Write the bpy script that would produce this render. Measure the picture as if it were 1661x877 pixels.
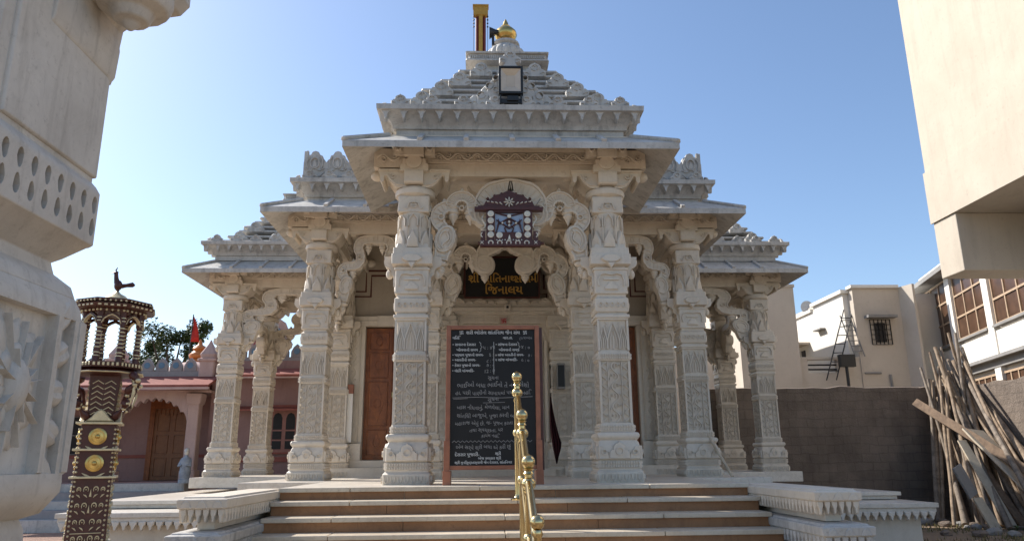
import bpy, math, random
from math import sin, cos, pi, radians, sqrt, atan2
from mathutils import Vector, Matrix
random.seed(7)
for o in list(bpy.data.objects): bpy.data.objects.remove(o)
SC = bpy.context.scene
COL = SC.collection

# ------------------------------------------------------------------ camera, sky, sun, exposure
F_PX, PITCH, YAW, ROLL = 1199.5, 0.251386, 0.041855, -0.009932
cam_d = bpy.data.cameras.new('camera'); cam = bpy.data.objects.new('camera', cam_d); COL.objects.link(cam)
cam_d.sensor_width = 36.0; cam_d.lens = F_PX / 1661 * 36; cam_d.clip_end = 900; cam_d.clip_start = .05
def cam_matrix():
    f = Vector((sin(YAW), cos(YAW), 0)); r = Vector((cos(YAW), -sin(YAW), 0)); u = Vector((0, 0, 1))
    f2 = f*cos(PITCH) + u*sin(PITCH); u2 = u*cos(PITCH) - f*sin(PITCH)
    r3 = r*cos(ROLL) + u2*sin(ROLL); u3 = u2*cos(ROLL) - r*sin(ROLL)
    m = Matrix((r3, u3, -f2)).transposed().to_4x4(); m.translation = (-0.387, 0, 0.268); return m
cam.matrix_world = cam_matrix()
SC.camera = cam
EL, AZ = radians(40.6), radians(-59)          # the sun stands behind the temple, to its left
w = bpy.data.worlds.new("World"); SC.world = w; w.use_nodes = True
nt = w.node_tree; bg = nt.nodes['Background']
sky = nt.nodes.new('ShaderNodeTexSky'); sky.sky_type = 'NISHITA'; sky.sun_disc = False
sky.sun_elevation = EL; sky.sun_rotation = AZ; sky.air_density = 1.0; sky.dust_density = 1.0; sky.ozone_density = 3.0
nt.links.new(sky.outputs[0], bg.inputs[0]); bg.inputs[1].default_value = 0.11
sd = bpy.data.lights.new('sun', 'SUN'); sd.energy = 3.7; sd.angle = radians(.55); sd.color = (1, .95, .88)
sun = bpy.data.objects.new('sun', sd); COL.objects.link(sun)
S = Vector((sin(AZ)*cos(EL), cos(AZ)*cos(EL), sin(EL)))
sun.rotation_euler = S.to_track_quat('Z', 'Y').to_euler()
vs = SC.view_settings; vs.view_transform = 'Standard'; vs.look = 'None'; vs.gamma = 1; vs.use_curve_mapping = False; vs.exposure = 0.86
SC.cycles.max_bounces = 8; SC.cycles.diffuse_bounces = 3

# ------------------------------------------------------------------ materials
def nodes(name):
    m = bpy.data.materials.new(name); m.use_nodes = True; t = m.node_tree
    return m, t, t.nodes['Principled BSDF']
def N(t, kind, **k):
    n = t.nodes.new('ShaderNode' + kind)
    for a, b in k.items():
        if a[0] == '_': setattr(n, a[1:], b)
        else: n.inputs[a.replace('_', ' ')].default_value = b
    return n
def ramp(t, src, stops):
    r = t.nodes.new('ShaderNodeValToRGB'); e = r.color_ramp.elements
    e[0].position, e[0].color = stops[0][0], (*stops[0][1], 1); e[1].position, e[1].color = stops[-1][0], (*stops[-1][1], 1)
    for p, c in stops[1:-1]: x = e.new(p); x.color = (*c, 1)
    t.links.new(src, r.inputs[0]); return r.outputs[0]
def mix(t, fac, a, b, mode='MIX'):
    n = t.nodes.new('ShaderNodeMixRGB'); n.blend_type = mode
    for i, v in ((0, fac), (1, a), (2, b)):
        if hasattr(v, 'node'): t.links.new(v, n.inputs[i])
        elif i == 0: n.inputs[0].default_value = v
        else: n.inputs[i].default_value = (*v, 1)
    return n.outputs[0]
def coords(t, scale=(1, 1, 1), kind='Object'):
    c = t.nodes.new('ShaderNodeTexCoord'); m = t.nodes.new('ShaderNodeMapping'); m.inputs['Scale'].default_value = scale
    if kind == 'World':
        g = t.nodes.new('ShaderNodeNewGeometry'); t.links.new(g.outputs['Position'], m.inputs[0])
    else: t.links.new(c.outputs[kind], m.inputs[0])
    return m.outputs[0]
def noise(t, co, scale, detail=5, rough=.55, dist=0):
    n = N(t, 'TexNoise', Scale=scale, Detail=detail, Roughness=rough, Distortion=dist); t.links.new(co, n.inputs['Vector']); return n.outputs['Fac']
def bump(t, p, h, strength, dist=.01, prev=None):
    b = N(t, 'Bump', Strength=strength, Distance=dist); t.links.new(h, b.inputs['Height'])
    if prev: t.links.new(prev, b.inputs['Normal'])
    t.links.new(b.outputs[0], p.inputs['Normal']); return b.outputs[0]
def stone(name, a, b, stain, rough=.55, vein=.5, carve=0, streak=.4, sc=1.0, grain=60):
    """stone / plaster: two tones, veins, vertical streaks, stains; carve adds chiselled relief"""
    m, t, p = nodes(name); co = coords(t, (1, 1, 1), 'World')
    base = ramp(t, noise(t, co, 1.7*sc, 7, .6, .4), [(.3, a), (.7, b)])
    if vein:
        v = noise(t, co, 2.4*sc, 5, .62, 1.6); vv = ramp(t, v, [(.46, (0, 0, 0)), (.5, (1, 1, 1)), (.54, (0, 0, 0))])
        k = N(t, 'Math', _operation='MULTIPLY'); t.links.new(vv, k.inputs[0]); k.inputs[1].default_value = vein
        base = mix(t, k.outputs[0], base, stain)
    st = noise(t, coords(t, (5*sc, 5*sc, .7*sc), 'World'), 1.4, 5, .65, .3)
    sk = ramp(t, st, [(.52, (0, 0, 0)), (.75, (1, 1, 1))])
    k = N(t, 'Math', _operation='MULTIPLY'); t.links.new(sk, k.inputs[0]); k.inputs[1].default_value = streak
    base = mix(t, k.outputs[0], base, stain)
    sp = ramp(t, noise(t, co, 16*sc, 6, .78), [(.56, (0, 0, 0)), (.70, (1, 1, 1))]); k = N(t, 'Math', _operation='MULTIPLY'); t.links.new(sp, k.inputs[0]); k.inputs[1].default_value = .55
    base = mix(t, k.outputs[0], base, stain)
    t.links.new(base, p.inputs['Base Color']); p.inputs['Roughness'].default_value = rough
    h = noise(t, co, grain, 4, .6); n1 = bump(t, p, h, .25, .004)
    n2 = bump(t, p, noise(t, co, 9, 4, .6), .25, .012, n1)
    if carve:
        vo = N(t, 'TexVoronoi', Scale=carve, _feature='SMOOTH_F1'); 
        wv = N(t, 'TexWave', Scale=carve*.45, Distortion=7.0, Detail=1.5, _wave_type='RINGS'); wv.inputs['Detail Scale'].default_value = 1.2
        t.links.new(coords(t, (1, 1, 1), 'Object'), wv.inputs['Vector'])
        cr = ramp(t, wv.outputs['Fac'], [(.35, (0, 0, 0)), (.55, (1, 1, 1))])
        bump(t, p, cr, .55, .012, n2)
    return m
def plain(name, col, rough=.5, metal=0, var=.25, sc=12, bumpy=.1, coat=0):
    m, t, p = nodes(name); co = coords(t)
    d = tuple(c*(1-var) for c in col)
    t.links.new(ramp(t, noise(t, co, sc, 5), [(.3, d), (.7, col)]), p.inputs['Base Color'])
    p.inputs['Roughness'].default_value = rough; p.inputs['Metallic'].default_value = metal
    if coat: p.inputs['Coat Weight'].default_value = coat
    if bumpy: bump(t, p, noise(t, co, sc*4, 3), bumpy, .004)
    return m
def woodm(name, a, b, axis=2, sc=1.0, rough=.6, streak=1.0):
    m, t, p = nodes(name); s = [14*sc]*3; s[axis] = .9*sc
    n = noise(t, coords(t, tuple(s)), 1.3, 6, .65, .6)
    n2 = noise(t, coords(t), 9, 6, .7)
    c = ramp(t, n, [(.3, a), (.7, b)]); c = mix(t, .5, c, ramp(t, n2, [(.35, a), (.7, b)]))
    t.links.new(c, p.inputs['Base Color']); p.inputs['Roughness'].default_value = rough
    bump(t, p, n, .5*streak, .006); return m
M = {}
M['marble'] = stone('white_marble', (.62, .535, .425), (.70, .625, .52), (.43, .36, .28), .5, .12, 0, .35)
M['marble_top'] = stone('weathered_marble', (.42, .395, .355), (.58, .555, .51), (.17, .16, .145), .6, .2, 0, .75)
M['marble_carved'] = stone('carved_marble', (.46, .44, .405), (.58, .56, .52), (.27, .26, .24), .6, .1, 0, .5)
M['marble_floor'] = stone('floor_marble', (.62, .55, .455), (.72, .66, .57), (.42, .36, .29), .32, .3, 0, .15)
M['marble_near'] = stone('column_marble', (.52, .475, .415), (.68, .63, .56), (.33, .29, .245), .6, .10, 0, .6, 1.8, 90)
M['cream_wall'] = stone('temple_wall_plaster', (.38, .32, .25), (.44, .38, .305), (.28, .23, .18), .75, 0, 0, .3)
M['tread'] = stone('tread_marble', (.54, .45, .335), (.66, .57, .44), (.34, .26, .18), .4, .2, 0, .35)
M['riser'] = stone('sandstone_riser', (.27, .125, .05), (.40, .195, .085), (.16, .075, .035), .6, .25, 0, .4)
M['maroon'] = plain('maroon_paint', (.10, .022, .02), .6)
M['brass'] = plain('polished_brass', (.66, .52, .27), .2, 1.0, .15, 20, .02)
M['gold'] = plain('gilded_metal', (.66, .46, .16), .3, 1.0, .2, 20, .05)
M['rosewood'] = plain('dark_rosewood', (.085, .020, .013), .42, 0, .4, 18, .15)
M['silver'] = plain('silver_inlay', (.78, .74, .64), .45, .25, .2, 30, .1)
M['inlay'] = plain('gold_inlay', (.74, .63, .40), .42, .35, .25, 30, .1)
M['copper'] = plain('copper_painted_wood', (.34, .13, .07), .5, .1, .3, 10, .1)
M['slate'] = plain('black_slate', (.010, .010, .010), .75, 0, .3, 5, .05)
M['chalk'] = plain('white_chalk', (.36, .35, .34), .9, 0, .4, 60, 0)
M['white_paint'] = plain('white_lettering', (.50, .50, .48), .7, 0, .2, 60, 0)
M['gold_letter'] = plain('gold_lettering', (.62, .36, .08), .4, .4, .2, 40, 0)
M['red'] = plain('red_paint', (.45, .03, .03), .6, 0, .2, 30, 0)
M['door'] = woodm('carved_door_wood', (.11, .028, .007), (.38, .125, .034), 2, .6, .4)
M['black'] = plain('black_metal', (.015, .015, .015), .45)
M['lens'] = plain('floodlight_lens', (.62, .52, .40), .25, .1, .15, 8, .02)
M['flag_cloth'] = plain('dark_red_cloth', (.06, .008, .012), .9)
M['flag_red'] = plain('red_flag_cloth', (.60, .035, .02), .85)
M['yellow'] = plain('yellow_paint', (.52, .30, .05), .5, .2)
M['red_pole'] = plain('red_pole_paint', (.17, .025, .02), .5)
M['pink'] = stone('pink_plaster', (.28, .165, .145), (.36, .22, .195), (.20, .115, .10), .8, 0, 0, .45)
M['pink_pale'] = stone('pale_pink_plaster', (.46, .32, .28), (.54, .39, .34), (.34, .22, .19), .8, 0, 0, .4)
M['red_tile'] = stone('red_awning', (.25, .07, .05), (.33, .11, .08), (.17, .05, .04), .8, 0, 0, .4)
M['grey_pale'] = stone('grey_parapet', (.25, .235, .235), (.34, .315, .30), (.18, .155, .15), .8, 0, 0, .4)
M['blue'] = plain('blue_tile', (.13, .24, .34), .5)
M['saffron'] = plain('saffron_paint', (.62, .20, .04), .45)
M['beige'] = stone('beige_plaster', (.50, .435, .355), (.57, .50, .415), (.40, .34, .28), .85, 0, 0, .25, .5)
M['white_wall'] = stone('white_plaster', (.72, .68, .61), (.78, .745, .68), (.60, .55, .48), .85, 0, 0, .2, .5)
M['cream_big'] = stone('cream_plaster', (.49, .42, .33), (.56, .485, .385), (.36, .305, .24), .85, 0, 0, .42, .5, 30)
M['tan'] = stone('tan_plaster', (.30, .235, .165), (.35, .28, .20), (.24, .19, .14), .85, 0, 0, .3, .6)
M['glass_brown'] = plain('brown_glass', (.115, .06, .035), .35, 0, .5, 3, .05)
M['frame_wood'] = plain('window_frame_tan', (.50, .36, .24), .6)
M['dark'] = plain('dark_interior', (.03, .028, .027), .8)
M['concrete'] = stone('grey_concrete', (.22, .21, .20), (.30, .29, .27), (.15, .14, .13), .9, 0, 0, .5)
M['pole_a'] = woodm('weathered_pole_wood', (.10, .066, .042), (.45, .34, .235), 2, .5, .85)
M['pole_b'] = woodm('grey_pole_wood', (.08, .06, .045), (.36, .295, .23), 2, .5, .85)
M['plank'] = woodm('brown_plank_wood', (.09, .055, .032), (.30, .20, .125), 2, .4, .8)
M['board'] = woodm('pale_board_wood', (.40, .33, .24), (.58, .50, .38), 2, .3, .85)
M['leaf'] = plain('leaf_green', (.075, .12, .03), .6, 0, .55, 1.5, 0)
M['bark'] = woodm('bark', (.05, .035, .025), (.13, .095, .07), 2, .6, .9)
M['dish'] = plain('dish_grey', (.5, .5, .5), .4)

def brick_mat(name, a, b, mortar, bw=.4, bh=.2):
    m, t, p = nodes(name); g = t.nodes.new('ShaderNodeNewGeometry'); sx = t.nodes.new('ShaderNodeSeparateXYZ'); t.links.new(g.outputs['Position'], sx.inputs[0])
    ad = N(t, 'Math', _operation='ADD'); t.links.new(sx.outputs[0], ad.inputs[0]); t.links.new(sx.outputs[1], ad.inputs[1])
    cb = t.nodes.new('ShaderNodeCombineXYZ'); t.links.new(ad.outputs[0], cb.inputs[0]); t.links.new(sx.outputs[2], cb.inputs[1])
    br = N(t, 'TexBrick', Scale=1.0, Mortar_Size=.012); br.inputs['Brick Width'].default_value = bw; br.inputs['Row Height'].default_value = bh
    br.inputs['Color1'].default_value = (*a, 1); br.inputs['Color2'].default_value = (*b, 1); br.inputs['Mortar'].default_value = (*mortar, 1)
    nv = t.nodes.new('ShaderNodeTexNoise'); nv.inputs['Scale'].default_value = 2.3; nv.inputs['Detail'].default_value = 3; t.links.new(g.outputs['Position'], nv.inputs['Vector'])
    vm = N(t, 'VectorMath', _operation='SCALE'); vm.inputs['Scale'].default_value = .16; t.links.new(nv.outputs['Color'], vm.inputs[0]); va = N(t, 'VectorMath', _operation='ADD'); t.links.new(cb.outputs[0], va.inputs[0]); t.links.new(vm.outputs[0], va.inputs[1]); br.offset = .5; br.squash = 1.0
    t.links.new((va if bw > .3 else cb).outputs[0], br.inputs['Vector'])
    co = coords(t, (1, 1, 1), 'World')
    c = mix(t, .42, br.outputs['Color'], ramp(t, noise(t, co, 1.1, 7, .7, .5), [(.3, tuple(x*.35 for x in a)), (.7, tuple(min(1, x*1.55) for x in b))]))
    c = mix(t, .3, c, ramp(t, noise(t, coords(t, (3, 3, .5), 'World'), 1.6, 6, .7), [(.35, tuple(x*.7 for x in a)), (.7, b)]))
    t.links.new(c, p.inputs['Base Color']); p.inputs['Roughness'].default_value = .95
    n1 = bump(t, p, br.outputs['Fac'], -.8, .02); n2 = bump(t, p, noise(t, co, 6, 6, .75), .8, .05, n1); bump(t, p, noise(t, co, 25, 6, .7), .7, .03, n2)
    return m
M['block_wall'] = brick_mat('block_wall', (.175, .135, .105), (.245, .195, .155), (.11, .088, .07), .45, .22)
def ground_mat():
    m, t, p = nodes('dry_earth'); co = coords(t, (1, 1, 1), 'World')
    c = ramp(t, noise(t, co, .5, 8, .7, .4), [(.3, (.16, .10, .062)), (.5, (.27, .185, .115)), (.75, (.36, .27, .18))])
    g = ramp(t, noise(t, co, 1.9, 8, .75), [(.55, (0, 0, 0)), (.68, (1, 1, 1))])
    c = mix(t, g, c, (.12, .12, .05)); c = mix(t, .3, c, ramp(t, noise(t, co, 22, 5, .7), [(.3, (.08, .055, .035)), (.7, (.42, .33, .23))]))
    t.links.new(c, p.inputs['Base Color']); p.inputs['Roughness'].default_value = 1
    bump(t, p, noise(t, co, 14, 7, .75), .9, .04); return m
M['earth'] = ground_mat()
M['paving'] = brick_mat('terracotta_paving', (.30, .18, .13), (.36, .23, .17), (.22, .15, .12), .3, .3)

# ------------------------------------------------------------------ mesh builder
GAIN = 1.0     # depth of carved relief
class MB:
    def __init__(s): s.v = []; s.f = []
    def add(s, vs, fs):
        b = len(s.v); s.v += [tuple(x) for x in vs]; s.f += [tuple(b+i for i in f) for f in fs]; return s
    def box(s, x0, x1, y0, y1, z0, z1):
        return s.add([(x0,y0,z0),(x1,y0,z0),(x1,y1,z0),(x0,y1,z0),(x0,y0,z1),(x1,y0,z1),(x1,y1,z1),(x0,y1,z1)],
                     [(0,3,2,1),(4,5,6,7),(0,1,5,4),(1,2,6,5),(2,3,7,6),(3,0,4,7)])
    def obox(s, c, ux, uy, uz, a, b, d):
        c, ux, uy, uz = map(Vector, (c, ux, uy, uz)); P = []
        for z in (-1, 1):
            for x, y in ((-1,-1),(1,-1),(1,1),(-1,1)): P.append(c + ux*x*a/2 + uy*y*b/2 + uz*z*d/2)
        return s.add(P, [(0,3,2,1),(4,5,6,7),(0,1,5,4),(1,2,6,5),(2,3,7,6),(3,0,4,7)])
    def loft(s, rings, cap=True, closed=True):
        n = len(rings[0]); b = len(s.v)
        for r in rings: s.v += [tuple(p) for p in r]
        for i in range(len(rings)-1):
            for j in range(n if closed else n-1):
                k = (j+1) % n; s.f.append((b+i*n+j, b+i*n+k, b+(i+1)*n+k, b+(i+1)*n+j))
        if cap: s.f.append(tuple(b+j for j in reversed(range(n)))); s.f.append(tuple(b+(len(rings)-1)*n+j for j in range(n)))
        return s
    def square(s, prof, cx=0, cy=0, ch=.012, sx=1, sy=1):
        R = []
        for z, h in prof:
            c = min(ch, h*.4); q = []
            for a, b in ((-h+c,-h),(h-c,-h),(h,-h+c),(h,h-c),(h-c,h),(-h+c,h),(-h,h-c),(-h,-h+c)): q.append((cx+a*sx, cy+b*sy, z))
            R.append(q)
        return s.loft(R)
    def lathe(s, prof, n=20, cx=0, cy=0, ph=0, flute=0):
        R = []
        for z, r in prof: R.append([(cx+r*(1+flute*abs(sin(j*pi/ max(1,n)*n/2)))*cos(2*pi*j/n+ph), cy+r*sin(2*pi*j/n+ph), z) for j in range(n)])
        return s.loft(R)
    def prism(s, poly, P, h, o=0.0, shrink=.9):
        h = h*GAIN
        cx = sum(p[0] for p in poly)/len(poly); cy = sum(p[1] for p in poly)/len(poly); n = len(poly)
        A = [P(x, y, o) for x, y in poly]; B = [P(cx+(x-cx)*shrink, cy+(y-cy)*shrink, o+h) for x, y in poly]; A2 = [P(x, y, o+h*.7) for x, y in poly]
        return s.loft([A, A2, B])
    def ridge(s, pts, w, h, P, closed=False, o=-.002, flat=.5):
        h = h*GAIN; flat = .8 if GAIN > 1 and flat == .5 else flat
        n = len(pts); R = []
        for i, p in enumerate(pts):
            a = pts[i-1] if (i > 0 or closed) else p; b = pts[(i+1) % n] if (i < n-1 or closed) else p
            dx, dy = b[0]-a[0], b[1]-a[1]; l = sqrt(dx*dx+dy*dy) or 1; nx, ny = -dy/l, dx/l
            ww = w[i] if isinstance(w, (list, tuple)) else w
            R.append([P(p[0]+nx*ww/2, p[1]+ny*ww/2, o), P(p[0]+nx*ww/2*flat, p[1]+ny*ww/2*flat, h), P(p[0]-nx*ww/2*flat, p[1]-ny*ww/2*flat, h), P(p[0]-nx*ww/2, p[1]-ny*ww/2, o)])
        if closed: R.append(R[0])
        return s.loft(R, cap=not closed)
    def tube(s, pts, r, n=8, cap=True):
        pts = [Vector(p) for p in pts]; R = []; up = Vector((.31, .2, .93))
        for i, p in enumerate(pts):
            d = (pts[min(i+1, len(pts)-1)] - pts[max(i-1, 0)]).normalized(); a = d.cross(up).normalized(); b = d.cross(a)
            rr = r[i] if isinstance(r, (list, tuple)) else r
            R.append([p + a*rr*cos(2*pi*j/n) + b*rr*sin(2*pi*j/n) for j in range(n)])
        return s.loft(R, cap)
    def ball(s, c, r, n=8, m=6, sx=1, sy=1, sz=1):
        R = [[(c[0]+sx*r*sin(pi*i/m)*cos(2*pi*j/n), c[1]+sy*r*sin(pi*i/m)*sin(2*pi*j/n), c[2]-sz*r*cos(pi*i/m)) for j in range(n)] for i in range(1, m)]
        b = len(s.v); s.loft(R, False); e = len(s.v); s.v += [(c[0], c[1], c[2]-r*sz), (c[0], c[1], c[2]+r*sz)]; L = e-n
        for j in range(n): s.f.append((b+(j+1) % n, b+j, e)); s.f.append((L+j, L+(j+1) % n, e+1))
        return s
    def merge(s, o, M4=None):
        return s.add([(M4 @ Vector(v)) if M4 else v for v in o.v], o.f)
    def mesh(s, name, m, smooth=0):
        me = bpy.data.meshes.new(name); me.from_pydata(s.v, [], s.f); me.materials.append(m)
        import bmesh
        bm = bmesh.new(); bm.from_mesh(me); bmesh.ops.recalc_face_normals(bm, faces=bm.faces[:]); bm.to_mesh(me); bm.free()
        if smooth:
            me.shade_smooth(); me.set_sharp_from_angle(angle=radians(smooth))
        me.update(); return me
    def build(s, name, m, parent=None, smooth=0, bevel=0, loc=None, rz=0):
        return put(name, s.mesh(name, m, smooth), parent, bevel, loc, rz)
def put(name, me, parent=None, bevel=0, loc=None, rz=0):
    o = bpy.data.objects.new(name, me); COL.objects.link(o)
    if parent: o.parent = parent
    if loc: o.location = loc
    o.rotation_euler.z = rz
    if bevel: b = o.modifiers.new('bevel', 'BEVEL'); b.width = bevel; b.segments = 2; b.limit_method = 'ANGLE'; b.angle_limit = radians(40)
    return o
def tag(o, label=None, cat=None, group=None, kind=None):
    for k, v in (('label', label), ('category', cat), ('group', group), ('kind', kind)):
        if v: o[k] = v
    return o
def thing(name, label, cat, loc=(0, 0, 0), rz=0, group=None):
    o = bpy.data.objects.new(name, None); COL.objects.link(o); o.location = loc; o.rotation_euler.z = rz; o.empty_display_size = .2
    return tag(o, label, cat, group)
def part(name, parent, loc=None, rz=0):
    o = bpy.data.objects.new(name, None); COL.objects.link(o); o.parent = parent
    if loc: o.location = loc
    o.rotation_euler.z = rz; return o
def FR(ang, d, c=(0, 0, 0)):
    """face frame: (s along the face, z, out) -> point; ang 0 looks towards the camera"""
    ux = Vector((cos(ang), sin(ang), 0)); n = Vector((sin(ang), -cos(ang), 0)); c = Vector(c)
    return lambda s, z, o=0: c + ux*s + n*(d+o) + Vector((0, 0, z))
def cat(pts, k=6):
    out = []; n = len(pts)
    for i in range(n-1):
        p0, p1, p2, p3 = pts[max(i-1, 0)], pts[i], pts[i+1], pts[min(i+2, n-1)]
        for j in range(k):
            t = j/k; out.append(tuple(.5*(2*b+(c-a)*t+(2*a-5*b+4*c-d)*t*t+(3*b-a-3*c+d)*t**3) for a, b, c, d in zip(p0, p1, p2, p3)))
    out.append(pts[-1]); return out

# ---- carved motifs, all real relief
def zigzag(mb, P, x, z0, z1, amp, per, w=.012, h=.012):
    n = max(2, int(round((z1-z0)/per*2))); mb.ridge([(x+(amp if i % 2 else -amp), z0+(z1-z0)*i/n) for i in range(n+1)], w, h, P)
def vine(mb, P, x, z0, z1, amp, per, w=.014, h=.014, horiz=False):
    n = max(1, int(round((z1-z0)/per))); per = (z1-z0)/n
    T = (lambda a, b: (b, a)) if horiz else (lambda a, b: (a, b))
    mb.ridge([T(x+amp*sin(2*pi*i/10), z0+per*i/10) for i in range(n*10+1)], w, h, P)
    for k in range(2*n):
        s = 1 if k % 2 == 0 else -1; zc = z0+per*(k/2+.25)
        q = []
        for i in range(12):
            a = i/11*1.5*pi; r = amp*.95*(1-i/14); q.append(T(x-s*(amp*.25) + s*r*cos(a+.3)*-.9, zc+per*.2*0 + r*sin(a+.3)*1.15))
        mb.ridge(q, [w*(1-.05*i) for i in range(12)], h, P)
        for a0 in (.6, 2.2): mb.ridge([T(x-s*amp*.9+s*.4*amp*cos(a0)*t, zc+per*.18*t*sin(a0)*(1)) for t in (0, .5, 1)], [w*.4, w*1.3, w*.3], h, P)
def teeth(mb, P, x0, x1, z0, z1, n, h=.01, gap=.4, rows=1):
    dz = (z1-z0)/rows
    for r in range(rows):
        for i in range(n):
            a = x0+(x1-x0)*(i+gap/2)/n; b = x0+(x1-x0)*(i+1-gap/2)/n; za = z0+dz*(r+.12); zb = z0+dz*(r+.88)
            mb.prism([(a, za), (b, za), (b, zb), (a, zb)], P, h, 0, .8)
def trefoil(w, h):
    """outline of the lobed antefix, base centre at 0,0"""
    L = [(-.5, 0), (-.5, .40), (-.42, .44), (-.38, .52), (-.29, .52), (-.29, .66), (-.24, .79), (-.15, .88), (-.07, .91), (0, 1)]
    return [(x*w, y*h) for x, y in L] + [(-x*w, y*h) for x, y in reversed(L[:-1])]
def antefix(mb, P, x, z, w, h, th=.05, detail=True):
    Q = lambda a, b, o=0: P(x+a, z+b, o)
    mb.prism(trefoil(w, h), Q, th, 0, .93)
    if detail:
        c = [(w*.16*cos(a), h*.60+h*.2*sin(a)) for a in [i*pi/5-.9 for i in range(10)]]
        mb.ridge(c, w*.06, th+.018, Q, o=th-.01)
        for s in (-1, 1): mb.ridge([(s*w*(.36-.1*cos(a)), h*.2+h*.1*sin(a)) for a in [i*pi/4 for i in range(7)]], w*.05, th+.014, Q, o=th-.01)
        mb.prism([(-.04*w, h*.68), (.04*w, h*.68), (.03*w, h*.86), (-.03*w, h*.86)], Q, .012, th-.002)
def petal_fringe(mb, P, x0, x1, z1, n, h, th=.03):
    """row of hanging lobes under a rim"""
    w = (x1-x0)/n
    for i in range(n):
        a = x0+w*i
        mb.prism([(a+w*.04, z1), (a+w*.96, z1), (a+w*.9, z1-h*.35), (a+w*.72, z1-h*.55), (a+w*.62, z1-h*.9), (a+w*.5, z1-h), (a+w*.38, z1-h*.9), (a+w*.28, z1-h*.55), (a+w*.1, z1-h*.35)], P, th, 0, .85)

GZ = -1.24     # ground level; the porch floor is z = 0

# ------------------------------------------------------------------ setting: ground
tag(MB().add([(-300,-60,GZ),(300,-60,GZ),(300,500,GZ),(-300,500,GZ)], [(0,1,2,3)]).build('ground', M['earth']), kind='structure')
tag(MB().box(-16, -7.2, -3, 18.2, GZ-.05, GZ+.02).build('pavement', M['paving']), kind='structure')

# ------------------------------------------------------------------ temple
temple = thing('temple', 'white marble temple with carved columns, stepped roof and a flight of steps', 'temple')
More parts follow.
